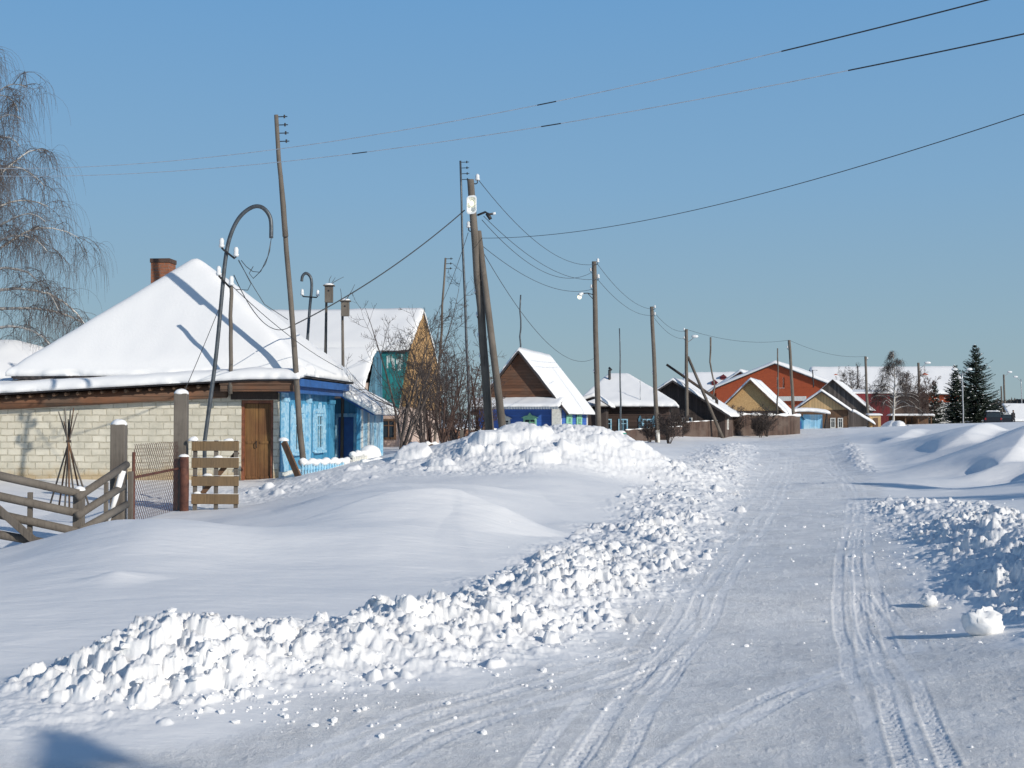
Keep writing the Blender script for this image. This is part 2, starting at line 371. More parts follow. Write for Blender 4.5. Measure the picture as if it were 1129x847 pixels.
# left foreground, dune in front of the fence
for a in ((0, 790, 7), (0, 740, 8.2), (60, 745, 8), (0, 700, 9.4), (150, 700, 9.2), (300, 690, 9.3), (0, 650, 11.8), (120, 640, 11.6), (250, 650, 11.2), (400, 665, 10.8),
          (0, 616, 15), (60, 594, 15.5), (128, 571, 16), (180, 575, 16.5), (232, 592, 16.8), (300, 590, 17.2), (360, 574, 17.6), (420, 559, 18.2), (470, 551, 18.8), (505, 548, 19.2), (560, 578, 19), (545, 560, 19.8),
          (30, 625, 13.2), (130, 600, 13.8), (230, 612, 13.6), (320, 612, 13.8), (400, 600, 14.5), (450, 590, 15.2), (490, 600, 15), (440, 640, 12.4), (500, 650, 11.9), (520, 610, 14.6), (560, 625, 13.9),
          (590, 600, 16.4), (620, 580, 19), (640, 560, 22), (700, 560, 22.6), (-200, 620, 13), (-300, 640, 11), (-260, 780, 7)): c(*a)
# yard behind the dune
for px, Y, z in ((-300, 20, -.1), (0, 19, -.22), (60, 18, -.2), (0, 23, -.1), (120, 20, -.12), (200, 20, -.05), (160, 24, 0), (60, 26, .05), (-200, 28, .1), (0, 29, .18), (150, 29, .2), (250, 28.6, .12), (290, 28.5, .12), (250, 24, -.02)): x, y = XY(px, Y); cz(x, y, z)
for a in ((300, 566, 20.5), (240, 572, 20), (330, 550, 23), (400, 540, 23.8), (480, 535, 24), (560, 530, 24.5), (620, 526, 25.5), (270, 547, 26), (330, 527, 27.8), (380, 516, 28.6), (430, 511, 29.3), (490, 504, 29.5),
          (540, 483, 30), (575, 475, 31), (615, 479, 31.5), (655, 474, 32), (685, 484, 33), (705, 500, 34), (730, 520, 35), (500, 520, 27), (570, 505, 28.4), (630, 508, 28.8), (690, 530, 29), (740, 540, 28),
          (365, 512, 33), (400, 508, 35), (440, 505, 36), (520, 498, 38), (600, 492, 40), (680, 490, 44), (760, 520, 36), (430, 495, 46), (740, 503, 50), (780, 512, 42), (560, 492, 50), (650, 490, 56)): c(*a)
for a in ((300, 480, 60), (500, 482, 70), (600, 488, 68), (720, 487, 75), (700, 486, 80), (770, 486, 85), (735, 478, 84), (765, 480, 92), (800, 481, 96), (850, 476, 106), (880, 473, 120), (780, 496, 62), (750, 505, 45)): c(*a)
# right side
for a in ((1129, 588, 14.5), (1085, 612, 13), (1045, 584, 16.5), (1100, 576, 17), (1010, 563, 21), (1060, 558, 21), (1129, 555, 21), (1129, 640, 11.2), (1090, 672, 10.8), (1180, 690, 9), (1300, 720, 7.6), (1400, 700, 8.2),
          (1129, 545, 26), (1129, 532, 33), (1000, 531, 33), (1060, 527, 35), (1300, 540, 24), (1250, 600, 12), (1400, 540, 20),
          (980, 513, 45), (1010, 514, 43), (1030, 513, 43), (1050, 506, 41.5), (1060, 520, 37),
          (1000, 500, 47), (1040, 487, 48), (1085, 478, 50), (1130, 475, 53), (1110, 491, 40.5), (1140, 482, 40), (1080, 508, 38), (1129, 512, 36), (1250, 480, 38), (1250, 475, 60),
          (960, 490, 60), (975, 482, 68), (1000, 476, 74), (1050, 470, 88), (1100, 470, 80), (960, 476, 92), (1000, 472, 100), (1040, 468, 118), (1200, 468, 90), (1180, 500, 33)): c(*a)
for px, Y, z in ((0, 60, .6), (0, 120, .8), (500, 130, .8), (800, 140, .85), (1000, 140, 1.1), (1200, 150, 1.1), (400, 250, 1.0), (900, 250, 1.1), (1300, 250, 1.1), (600, 800, 1.0), (1200, 800, 1.0), (-200, 800, 1.0), (-600, 60, .5), (-900, 20, .2), (1900, 40, .6), (2200, 15, .5)): x, y = XY(px, Y); cz(x, y, z)
for x in (-1500, 0, 1500): cz(x, 2500, 1.0)
for x in (-60, 60): cz(x, 0, .2); cz(x, -20, .2)
cp = np.array(cp)
def wuv(x, y):
    yy = np.maximum(y, -9.0); s = np.sqrt(np.maximum(yy, 0) ** 2 + 25)
    return x / s * 6.0, np.where(yy > 0, np.arcsinh(yy / 5.0) * 6.0, yy * 1.2)
cu, cv = wuv(cp[:, 0], cp[:, 1])
def _k(r2): return np.where(r2 > 1e-12, 0.5 * r2 * np.log(np.maximum(r2, 1e-12)), 0)
n_ = len(cp); A = np.zeros((n_ + 3, n_ + 3)); A[:n_, :n_] = _k((cu[:, None] - cu) ** 2 + (cv[:, None] - cv) ** 2) + np.eye(n_) * 0.02
A[:n_, n_] = 1; A[:n_, n_ + 1] = cu; A[:n_, n_ + 2] = cv; A[n_:, :n_] = A[:n_, n_:].T
wts = np.linalg.solve(A, np.concatenate([cp[:, 2], [0, 0, 0]]))
def base_h(x, y):
    sh = np.shape(x); x = np.ravel(x).astype(float); y = np.ravel(y).astype(float); o = np.empty(len(x))
    for a in range(0, len(x), 60000):
        u, v = wuv(x[a:a + 60000], y[a:a + 60000])
        r2 = (u[:, None] - cu) ** 2 + (v[:, None] - cv) ** 2
        o[a:a + 60000] = _k(r2) @ wts[:n_] + wts[n_] + wts[n_ + 1] * u + wts[n_ + 2] * v
    return np.clip(o, -0.5, 1.9).reshape(sh)
def polydist(x, y, pts):            # distance to a polyline, signed side, and interpolated third value
    best = np.full(x.shape, 1e9); side = np.zeros(x.shape); val = np.zeros(x.shape); al = np.zeros(x.shape); acc = 0
    for (a, b) in zip(pts[:-1], pts[1:]):
        dx, dy = b[0] - a[0], b[1] - a[1]; L = math.hypot(dx, dy)
        t = np.clip(((x - a[0]) * dx + (y - a[1]) * dy) / (L * L), 0, 1)
        ex = x - a[0] - t * dx; ey = y - a[1] - t * dy; d = np.hypot(ex, ey); m = d < best
        best = np.where(m, d, best); side = np.where(m, np.sign(dx * ey - dy * ex), side)
        val = np.where(m, a[2] + (b[2] - a[2]) * t, val) if len(a) > 2 else val
        al = np.where(m, acc + t * L, al); acc += L
    return best, side, val, al
def g0(px, py): Y = EYE * FPX / (py - HOR); return XY(px, Y)
# rubble windrows : centre line (x, y, height), half width
def rl(*a): return [(*XY(px, Y), h) for px, Y, h in a]
WIND = [
    (rl((70, 7.3, .04), (115, 7.6, .16), (170, 7.95, .26), (235, 8.2, .20), (300, 8.45, .14), (400, 8.75, .12), (470, 9.2, .12), (530, 10.0, .12), (585, 11.1, .11), (640, 12.8, .10), (690, 15.8, .08), (738, 21.5, .06), (765, 31, .06), (790, 46, .12), (806, 70, .15)), 0.86, 0.82),
    (rl((1500, 7.4, .25), (1280, 8.7, .18), (1200, 10.2, .15), (1152, 11.8, .14), (1115, 13.6, .14), (1082, 15.8, .10), (1046, 18.5, .06), (1010, 22.5, .05), (990, 27, .03)), 0.75, 1.0),
    (rl((270, 26.4, .05), (330, 27.2, .04), (420, 28.2, .04), (500, 28.6, .08), (570, 30, .15), (620, 31, .12), (665, 32, .15), (700, 33.5, .06)), 1.3, 1.2),
    (rl((930, 62, .10), (945, 48, .10), (965, 40, .06)), 0.5, 0.3),
]
TRK = [  # tyre tracks (x, y, half spacing of the two ruts)
    [g0(640, 870), g0(650, 847), g0(700, 775), g0(760, 690), g0(805, 622), g0(850, 560), g0(868, 520), g0(872, 500), g0(872, 490)],
    [g0(1030, 870), g0(1020, 847), g0(985, 765), g0(962, 700), g0(948, 640), g0(945, 600), g0(953, 560), g0(948, 535), g0(925, 515), g0(905, 500)],
    [g0(1000, 870), g0(990, 840), g0(955, 765), g0(942, 700), g0(932, 640), g0(936, 600), g0(944, 560), g0(935, 532), g0(912, 512)],
    [g0(590, 870), g0(600, 847), g0(655, 775), g0(712, 700), g0(765, 625), g0(812, 566), g0(842, 530), g0(856, 505)],
    [g0(690, 870), g0(750, 820), g0(850, 775), g0(905, 752), g0(950, 728)],
    [g0(400, 850), g0(500, 800), g0(620, 770), g0(720, 730)],
    [g0(300, 850), g0(420, 800), g0(560, 765), g0(700, 712)],
    [g0(700, 760), g0(760, 700), g0(773, 672), g0(760, 640)],
    [g0(1000, 720), g0(990, 690), g0(958, 655)],
]
RIDGE = [
    (rl((985, 47, .0), (1030, 45, .14), (1062, 46, .34), (1086, 50, .42), (1102, 58, .3), (1110, 66, 0)), .9, 5.0),
    (rl((1078, 35.5, 0), (1100, 35, .28), (1118, 36.5, .5), (1140, 40, .5), (1165, 46, .2)), .9, 5.0),
    (rl((955, 66, 0), (985, 64, .2), (1003, 68, .25), (1012, 76, .1)), .9, 4.0),
    (rl((150, 16.2, 0), (230, 16.4, .07), (330, 17.0, .13), (430, 18.0, .24), (505, 18.4, .32), (555, 18.1, .28), (615, 17.3, .0)), 3.6, .7),
    (rl((300, 20.8, 0), (360, 21.0, .14), (430, 21.8, .2), (520, 22.6, .16), (600, 22.8, 0)), 2.5, 1.0),
    (rl((90, 11.6, 0), (128, 11.9, .07), (160, 12.3, 0)), .5, .3),
]
def chaikin(p):
    for _ in range(2): p = [p[0]] + [q for a, b in zip(p[:-1], p[1:]) for q in ((a[0] * .75 + b[0] * .25, a[1] * .75 + b[1] * .25), (a[0] * .25 + b[0] * .75, a[1] * .25 + b[1] * .75))] + [p[-1]]
    return p
TRK = [chaikin(t_) for t_ in TRK]
def height(x, y, detail=True):
    z = base_h(x, y)
    near = 1 - sstep(60, 160, y)
    rub = np.zeros(x.shape); bank = np.zeros(x.shape)
    for pts, hw, bw in WIND:
        d, sd_, hv, al = polydist(x, y, pts)
        wob = 1 + .35 * perlin(al * .9, al * 0 + 3.3, len(pts))
        h = hv * (1 + .35 * perlin(al * .8, al * 0, len(pts) + 5))
        ww = hw * (1 + y * 0.02)
        prof = np.exp(-(d / (ww * .62 * wob)) ** 2)
        bank = np.maximum(bank, h * prof)
        rub = np.maximum(rub, np.exp(-(d / (ww * bw * wob)) ** 4) * sstep(0, .1, hv))
    z = z + bank
    for pts, wl, wr in RIDGE:          # wind drifts with one steep lee side (wl left of the line, wr right of it)
        ws = 0; cs = 0; hs_ = 0; dm_ = np.full(x.shape, 1e9)
        for a, b in zip(pts[:-1], pts[1:]):          # soft blend over the segments keeps the surface continuous
            dx, dy = b[0] - a[0], b[1] - a[1]; L = math.hypot(dx, dy); t = np.clip(((x - a[0]) * dx + (y - a[1]) * dy) / (L * L), 0, 1)
            ex = x - a[0] - t * dx; ey = y - a[1] - t * dy; d = np.hypot(ex, ey); wq = 1 / (d + .08) ** 5
            ws = ws + wq; cs = cs + wq * (dx * ey - dy * ex) / (L * (d + .02)); hs_ = hs_ + wq * (a[2] + (b[2] - a[2]) * t); dm_ = np.minimum(dm_, d)
        cs = cs / ws; hv = hs_ / ws
        ww = (wr + (wl - wr) * sstep(-1, 1, -cs)) * (1 + .15 * perlin(x * .5, y * .5, 77))
        k_ = np.clip(1 - np.sqrt(dm_ ** 2 + .003) / ww, 0, 1)
        z = z + hv * (k_ * k_ * (3 - 2 * k_) * .5 + k_ ** 1.3 * .5)
    z = z + near * (.035 * fbm(x * .35, y * .35, 3, 2) + .007 * fbm(x * .8 + .5 * y, y * 1.3 - .3 * x, 4, 9) * (1 - rub))
    if not detail: return z, rub
    # road mask
    L = [g0(-200, 800), g0(100, 830), g0(380, 772), g0(560, 748), g0(630, 710), g0(690, 650), g0(755, 595), g0(775, 545), g0(800, 505), g0(835, 487), g0(850, 482)]
    Rr = [g0(1400, 860), g0(1129, 735), g0(1060, 690), g0(1005, 640), g0(1008, 590), g0(990, 555), g0(965, 520), g0(940, 498), g0(930, 484)]
    L = [(-6, -9), (-6, 3)] + L + [XY(868, 150)]; Rr = [(7, -9), (7, 4)] + Rr[1:] + [XY(935, 150)]
    dl, sl, _, _ = polydist(x, y, [(a, b, 0) for a, b in L]); dr, sr, _, _ = polydist(x, y, [(a, b, 0) for a, b in Rr])
    inside = np.minimum(-sl * dl, sr * dr)
    road = sstep(-.15, .35, inside + .25 * perlin(x * 1.3, y * 1.3, 4)) * (1 - sstep(130, 170, y))
    z = z + (rub * .05 * fbm(x * 2.2, y * 2.2, 4, 3, .6) + rub * .022 * fbm(x * 9, y * 9, 3, 8, .6)) * near
    z = z + road * near * (.005 * fbm(x * 2.2, y * 2.2, 3, 6) + .0018 * fbm(x * 13, y * 13, 2, 7))
    tr = np.zeros(x.shape)
    for k, tp in enumerate(TRK):
        d, sd_, _, al = polydist(x, y, [(a, b, 0) for a, b in tp]); s = sd_ * d
        s = s + .03 * perlin(al * .7, al * 0, k + 20)
        for o_ in ((-.10, .10) if k < 4 else (-.07, .07)):
            q_ = np.abs(s - o_); g = 1 - sstep(.038, .052, q_); fade = sstep(-.35, .35, perlin(al * .6, al * 0, k))
            z = z - road * g * (.0032 + .0022 * np.sign(np.sin(al * 2 * math.pi / .07 + q_ * 40))) * (.08 + .92 * fade)
            z = z + road * .0024 * np.exp(-((q_ - .062) / .012) ** 2) * fade
            tr = np.maximum(tr, g)
    # ploughed streaks running along the road
    st = fbm((x * .97 - y * .24) * 7, (x * .24 + y * .97) * .5, 3, 31)
    z = z + road * (.0016 * st + .007 * np.clip(fbm(x * 9, y * 9, 4, 41, .7) - .35, 0, 1)) * near
    # little crumbs and wind crust
    rub = np.maximum(rub, 0)
    return z, rub, road, tr

# ---------------------------------------------------------------- ground sheet
def spaced(edges):      # list of (start, end, n) -> concatenated
    return np.concatenate([np.linspace(a, b, n, endpoint=False) for a, b, n in edges])
yy = np.concatenate([np.linspace(-30, 4.5, 40, endpoint=False), 4.5 * np.exp(np.linspace(0, math.log(70 / 4.5), 1000, endpoint=False)),
                     70 * np.exp(np.linspace(0, math.log(400 / 70), 130, endpoint=False)), 400 * np.exp(np.linspace(0, math.log(8), 20))])
half = np.concatenate([np.linspace(0, .46, 560, endpoint=False), .46 * np.exp(np.linspace(0, math.log(14 / .46), 70))])
uu = np.concatenate([-half[:0:-1], half])
ss = np.sqrt(np.maximum(yy, 0) ** 2 + 16.0)
X = uu[None, :] * ss[:, None]; Yg = np.repeat(yy[:, None], len(uu), 1)
Z, RUB, ROAD, TR = height(X, Yg)
# stamp clods of broken snow
rng = random.Random(11); clods = []
def stamp(cx_, cy, r, h, sink=0.3):
    i0, i1 = np.searchsorted(yy, [cy - r * 1.5, cy + r * 1.5])
    if i1 - i0 < 2: return
    s = math.sqrt(max(cy, 0) ** 2 + 16)
    j0, j1 = np.searchsorted(uu, [(cx_ - r * 1.6) / s, (cx_ + r * 1.6) / s])
    if j1 - j0 < 2: return
    x = X[i0:i1, j0:j1] - cx_; y = Yg[i0:i1, j0:j1] - cy
    a = rng.uniform(0, 3.14); e = rng.uniform(.65, 1.3)
    p = (x * math.cos(a) + y * math.sin(a)) / r * e; q = (-x * math.sin(a) + y * math.cos(a)) / r / e
    t = rng.uniform(0, .55)
    d = (np.sqrt(p * p + q * q)) * t + (1 - t) * np.maximum(np.maximum(np.abs(p), np.abs(q)), .75 * (np.abs(p) + np.abs(q)))
    tilt = rng.uniform(-.75, .75) * p + rng.uniform(-.75, .75) * q
    prof = np.clip((1 - d) * rng.uniform(1.3, 3.6), 0, 1); prof = prof * (1.5 - .5 * prof)
    zc = float(np.mean(Z[i0:i1, j0:j1]))
    add = prof * h * (1 + tilt)
    Z[i0:i1, j0:j1] = np.where(add > 0, np.maximum(Z[i0:i1, j0:j1], np.minimum(Z[i0:i1, j0:j1] + add, zc + add + .02)), Z[i0:i1, j0:j1])
for wi, (pts, hw, bw) in enumerate(WIND):
    seg = [(math.dist(a[:2], b[:2]), a, b) for a, b in zip(pts[:-1], pts[1:])]
    for L_, a, b in seg:
        ym = (a[1] + b[1]) / 2
        dens = {0: 420, 1: 300, 2: 22, 3: 4}[wi] * min(1, 12 / ym)
        for _ in range(int(L_ * dens)):
            t = rng.random(); ww = hw * (1 + ym * .02)
            off = rng.gauss(0, ww * .52) ; along = rng.gauss(0, .1)
            nx, ny = (b[1] - a[1]) / L_, -(b[0] - a[0]) / L_
            x = a[0] + (b[0] - a[0]) * t + nx * off; y = a[1] + (b[1] - a[1]) * t + ny * off + along
            r = min(.19, .0165 * (1 + min(ym, 12) * .03 - max(0, min(ym - 12, 10)) * .02) * rng.paretovariate(1.7)) if wi != 2 else min(.5, .09 * rng.paretovariate(1.6))
            if a[2] + (b[2] - a[2]) * t < .05: r *= .4
            cl_ = float(perlin(np.array([x * .8]), np.array([y * .8]), 55)[0])
            if wi < 2 and rng.random() > .55 + cl_ * 1.7: continue
            if wi == 0 and ym > 20 and rng.random() < .45: continue
            r *= 1 + .8 * max(cl_, -.6)
            if wi < 2: r = min(r, .10 if ym < 14 else .13)
            h = r * rng.uniform(.4, 1.0) * (.85 if r < .1 else .5)
            if off > .95 * ww or off < -.8 * ww: continue
            if rng.random() < .90 or r > .06: stamp(x, y, r, h)
            else: clods.append((x, y, r * .6, wi))
# crumbs scattered on the road edges
for _ in range(900):
    wi = rng.choice((0, 0, 1)); pts = WIND[wi][0]; k = rng.randrange(len(pts) - 2); a, b = pts[k], pts[k + 1]; t = rng.random()
    sgn = -1 if wi == 1 else 1; off = (.35 + abs(rng.gauss(0, .5))) * (1 + a[1] * .03)
    L_ = math.dist(a[:2], b[:2]); nx, ny = (b[1] - a[1]) / L_, -(b[0] - a[0]) / L_
    clods.append((a[0] + (b[0] - a[0]) * t + nx * off * sgn, a[1] + (b[1] - a[1]) * t + ny * off * sgn, min(.020, .005 * rng.paretovariate(1.9)) * (1 + a[1] * .03), wi))
for _ in range(220):
    Y = 5.5 * math.exp(rng.random() * 1.9); x = Y * rng.uniform(-.05, .38) + max(0, Y - 12) * .1
    clods.append((x, Y, min(.010, .003 * rng.paretovariate(2.0)) * (1 + Y * .05), 9))
rm_ = (RUB > .03) & (Yg < 45)
Z[rm_] += (RUB * .013)[rm_] * fbm(X[rm_] * 7, Yg[rm_] * 7, 5, 61, .65) + (RUB * .006)[rm_] * np.abs(fbm(X[rm_] * 24, Yg[rm_] * 24, 2, 66))
me = bpy.data.meshes.new('snow_ground')
nr, nc = X.shape
co = np.stack([X, Yg, Z], -1).reshape(-1, 3).astype(np.float32)
idx = np.arange(nr * nc, dtype=np.int32).reshape(nr, nc)
quads = np.stack([idx[:-1, :-1], idx[:-1, 1:], idx[1:, 1:], idx[1:, :-1]], -1).reshape(-1, 4)
me.vertices.add(len(co)); me.vertices.foreach_set('co', co.ravel())
me.loops.add(quads.size); me.loops.foreach_set('vertex_index', quads.ravel())
me.polygons.add(len(quads)); me.polygons.foreach_set('loop_start', np.arange(0, quads.size, 4, dtype=np.int32))
me.polygons.foreach_set('use_smooth', np.ones(len(quads), dtype=bool))
me.update(calc_edges=True)
ca = me.color_attributes.new('pack', 'FLOAT_COLOR', 'POINT')
cc = np.zeros((nr * nc, 4), dtype=np.float32); cc[:, 0] = (ROAD * np.clip(1 - 1.9 * RUB, 0, 1) * (1 - .45 * TR)).ravel(); cc[:, 1] = RUB.ravel(); cc[:, 3] = 1
ca.data.foreach_set('color', cc.ravel())
me.materials.append(M['ground'])
go = bpy.data.objects.new('ground', me); C.objects.link(go); go['kind'] = 'structure'
def gz(x, y):
    s = math.sqrt(max(y, 0) ** 2 + 16); i = min(max(int(np.searchsorted(yy, y)), 1), nr - 1); j = min(max(int(np.searchsorted(uu, x / s)), 1), nc - 1)
    return float(Z[i, j])
# loose clods : nobody could count them
TET = [(math.sin(a) * math.cos(b), math.sin(a) * math.sin(b), math.cos(a)) for a, b in [(0, 0)] + [(1.0, k * 1.2566) for k in range(5)] + [(2.1, k * 1.2566 + .63) for k in range(5)] + [(3.1416, 0)]]
FAC = [(0, 1 + k, 1 + (k + 1) % 5) for k in range(5)] + [(1 + k, 6 + k, 1 + (k + 1) % 5) for k in range(5)] + [(6 + k, 6 + (k + 1) % 5, 1 + (k + 1) % 5) for k in range(5)] + [(11, 6 + (k + 1) % 5, 6 + k) for k in range(5)]
mb = MB()
for (x, y, r, wi) in clods:
    z = gz(x, y); e = [r * rng.uniform(.7, 1.25) for _ in range(3)]
    mb.add([(x + p[0] * e[0] * rng.uniform(.8, 1.2), y + p[1] * e[1] * rng.uniform(.8, 1.2), z + r * .22 + p[2] * e[2] * .7) for p in TET], FAC)
o = mb.build('snow_clods', 'snow', smooth=False); o['kind'] = 'stuff'; tag(o, 'loose crumbs and clods of ploughed snow along both road edges', 'snow')
def snowball(px, py, Y, r, label, seed):
    x, y = XY(px, Y); z = gz(x, y)
    m = MB(); m.blob((0, 0, r * .75), (r * 1.15, r, r * .85), seed, 26, 18, .07)
    me_ = m.build('snow_lump', 'snow', smooth=True); me_.location = (x, y, z - r * .1)
    v = me_.data.vertices
    for q in v:
        k = float(perlin(np.array([q.co.x / r * 2.2]), np.array([q.co.y / r * 2.2 + q.co.z / r * 3]), seed)[0]); q.co *= 1 + .24 * k
    tag(me_, label, 'snow lump', 'large snow lumps beside the road')
snowball(1081, 700, 9.35, .125, 'rounded snowball lying alone on the road before the right snowbank', 3)
snowball(1022, 668, 11.2, .065, 'small snow lump at the left foot of the right snowbank', 5)
exec_objects = True

# ================================================================ houses
def frontf(y0): return lambda a, b, c_: (a, y0 - b, c_)
def streetf(x0): return lambda a, b, c_: (x0 + b, a, c_)
def cap(name, x0, x1, y0, y1, hf, t, parent, mat='snow', nx=40, ny=30, r=0.28, seed=0, amp=0.04, clip=None):
    """snow or roofing laid over a plan rectangle: height function hf(x,y), thickness t, rounded rim"""
    xs = np.linspace(x0, x1, nx); ys = np.linspace(y0, y1, ny)
    if t > 0.06:      # denser near the rims so that the edge rounds off
        e = np.linspace(-1, 1, nx); xs = (x0 + x1) / 2 + (x1 - x0) / 2 * np.sign(e) * (1 - (1 - np.abs(e)) ** 1.35)
        e = np.linspace(-1, 1, ny); ys = (y0 + y1) / 2 + (y1 - y0) / 2 * np.sign(e) * (1 - (1 - np.abs(e)) ** 1.35)
    Xa, Ya = np.meshgrid(xs, ys)
    H = hf(Xa, Ya)
    d = np.minimum(np.minimum(Xa - x0, x1 - Xa), np.minimum(Ya - y0, y1 - Ya))
    if t > 0.06:
        k = np.clip(d / r, 0, 1); edge = .35 + .65 * np.sqrt(1 - (1 - k) ** 2)
        T = t * edge * (1 + .12 * perlin(Xa * .45, Ya * .45, seed) ) + amp * .5 * perlin(Xa * 1.6, Ya * 1.6, seed + 3) * k
        # slightly wavy overhanging rim
        wob = (.05 * perlin(Xa * 1.7 + 5, Ya * 1.7, seed + 7) + .04 * perlin(Xa * 5 + 5, Ya * 5, seed + 8)) * (d < 1e-6)
        Xb = Xa + wob * np.sign(Xa - (x0 + x1) / 2); Yb = Ya + wob * np.sign(Ya - (y0 + y1) / 2)
    else: T = np.full_like(H, t); Xb, Yb = Xa, Ya
    top = np.stack([Xb, Yb, H + T], -1).reshape(-1, 3); bot = np.stack([Xb, Yb, H + .003], -1).reshape(-1, 3)
    nyy, nxx = Xa.shape; v = [tuple(p) for p in top] + [tuple(p) for p in bot]; o_ = nyy * nxx; f = []
    for j in range(nyy - 1):
        for i in range(nxx - 1):
            a = j * nxx + i; f.append((a, a + 1, a + nxx + 1, a + nxx)); f.append((o_ + a, o_ + a + nxx, o_ + a + nxx + 1, o_ + a + 1))
    ring = [i for i in range(nxx)] + [j * nxx + nxx - 1 for j in range(1, nyy)] + [(nyy - 1) * nxx + i for i in range(nxx - 2, -1, -1)] + [j * nxx for j in range(nyy - 2, 0, -1)]
    for a, b in zip(ring, ring[1:] + ring[:1]): f.append((a, o_ + a, o_ + b, b))
    m = MB(); m.v = v; m.f = f; m.m = [0] * len(f)
    return m.build(name, mat, parent, smooth=t > .06)
def window(parent, xf, u0, u1, z0, z1, frame='white', fw=.07, style='plain', shutter=None, bars=1, name='window'):
    m = MB(xf); b0, b1 = -.02, .06
    m.box(u0, u0 + fw, b0, b1, z0, z1); m.box(u1 - fw, u1, b0, b1, z0, z1)
    m.box(u0 + fw, u1 - fw, b0, b1 - .003, z0, z0 + fw); m.box(u0 + fw, u1 - fw, b0, b1 - .003, z1 - fw, z1)
    for k in range(bars):
        uc = u0 + (u1 - u0) * (k + 1) / (bars + 1); m.box(uc - .02, uc + .02, b0, b1 - .02, z0 + fw, z1 - fw)
    zt = z0 + (z1 - z0) * .68; m.box(u0 + fw, u1 - fw, b0, b1 - .024, zt - .02, zt + .02)
    w_ = m.build(name, frame, parent)
    g = MB(xf); g.box(u0 + fw * .6, u1 - fw * .6, -.03, .012, z0 + fw * .6, z1 - fw * .6); g.build('pane', 'glass', w_)
    if style == 'carved':
        c_ = MB(xf); um = (u0 + u1) / 2; hw = (u1 - u0) / 2 + .12
        c_.prism([(um - hw, .012, z1), (um + hw, .012, z1), (um + hw * .55, .012, z1 + .12), (um + hw * .25, .012, z1 + .14), (um, .012, z1 + .30), (um - hw * .25, .012, z1 + .14), (um - hw * .55, .012, z1 + .12)], (0, .07, 0))
        c_.build('pediment', frame, w_)
        s_ = MB(xf); s_.box(um - hw, um + hw, .012, .12, z0 - .07, z0 - .002); s_.build('sill', frame, w_)
    if shutter:
        for sg in (-1, 1):
            sw = (u1 - u0) * .36; a = u0 - sw - .02 if sg < 0 else u1 + .02
            sh = MB(xf); sh.box(a, a + sw, .012, .05, z0 - .04, z1 + .04)
            sh.prism([(a + sw * .12, .012, z1 + .042), (a + sw * .88, .012, z1 + .042), (a + sw * .75, .012, z1 + .15), (a + sw / 2, .012, z1 + .24), (a + sw * .25, .012, z1 + .15)], (0, .045, 0))
            for zz in (.08, .5, .92):
                zc = z0 + (z1 - z0) * zz; sh.box(a + .015, a + sw - .015, .052, .066, zc - .05, zc + .05)
            sh.build('shutter', shutter, w_)
    return w_
def gable_house(name, label, px, Y, th, W, D, ze, zr, gmat, fmat, smat, oy=.5, ox=.35, t=.2, zb=0, group=None, cat='house', band=None, seed=1, roofmat='roofdark', hang=.0):
    x, y = XY(px, Y)
    h = root(name, label, cat, (x, y, zb), -R(th), group); ze -= zb; zr -= zb
    m = MB(); m.box(-W, 0, 0, D, -.6, ze - .01, 0); m.build('wall', [fmat], h)
    if smat != fmat:
        m = MB(streetf(0)); m.box(0.0, D, -.01, .025, -.6, ze - .02); m.build('street_side_wall', smat, h)
    g = MB(); g.prism([(-W, -.03, ze - .05), (0, -.03, ze - .05), (-W / 2, -.03, zr - .06)], (0, D + .06, 0)); g.build('gable', gmat, h)
    hf = lambda a, b: zr - (zr - ze) / (W / 2) * np.abs(a + W / 2)
    rf = cap('roof', -W - ox, ox, -oy, D + oy, hf, .05, h, roofmat, 31, 4)
    cap('roof_snow', -W - ox + .02, ox + .04, -oy + .03, D + oy - .03, lambda a, b: hf(a, b) + .052, t, h, 'snow', 45, 26, seed=seed)
    fb = MB()       # barge boards along the gable rake
    k = (zr - ze) / (W / 2)
    for sg in (-1, 1):
        ex = W / 2 + ox
        p = (-W / 2, -oy - .012, zr - .09); q = (-W / 2 + sg * ex, -oy - .012, zr - k * ex - .09)
        fb.prism([p, q, (q[0], q[1], q[2] + .13), (p[0], p[1], p[2] + .13)], (0, .03 + sg * .002, 0))
    fb.build('barge_board', roofmat if roofmat != 'greyroof' else 'greyboards', h)
    if band:
        m = MB(frontf(0)); m.box(-W - .02, .02, .03, .07, ze - .2, ze - .04); m.build('trim_board', band, h)
    return h

# ---- house A : white brick wall, hipped roof, blue street front
hx, hy = XY(309, 30); TH = 5.0
hA = root('brick_house', 'white brick house with tall snow covered hip roof, brown double door and blue street front', 'house', (hx, hy, 0), -R(TH))
m = MB(); m.box(-13.5, -3.6, 0, .35, -.6, 2.02); m.box(-13.5, -9, 0, .35, 2.0, 2.15)
m.v = []; m.f = []; m.m = []
zt = lambda x: 2.42 + .052 * x
D0, D1 = -.97, -.17           # door opening
m.prism([(-15, 0, -.7), (D0, 0, -.7), (D0, 0, zt(D0)), (-15, 0, zt(-15))], (0, .35, 0))
m.prism([(D1, 0, -.7), (-.005, 0, -.7), (-.005, 0, zt(D1)), (D1, 0, zt(D1))], (0, .35, 0))
m.prism([(D0, 0, 2.16), (D1, 0, 2.16), (D1, 0, zt(D1)), (D0, 0, zt(D0))], (0, .35, 0))
m.build('brick_wall', 'brick', hA)
m = MB(); m.box(-6.2, -.03, .36, 5.3, -.6, 2.75); m.build('house_body', 'logs', hA)
d = MB(frontf(0))
d.box(D0 + .002, D0 + .07, -.2, -.03, .02, 2.158); d.box(D1 - .07, D1 - .002, -.2, -.03, .02, 2.158); d.box(D0 + .07, D1 - .07, -.2, -.033, 2.08, 2.156)
dr = d.build('door_frame', 'doorframe', hA)
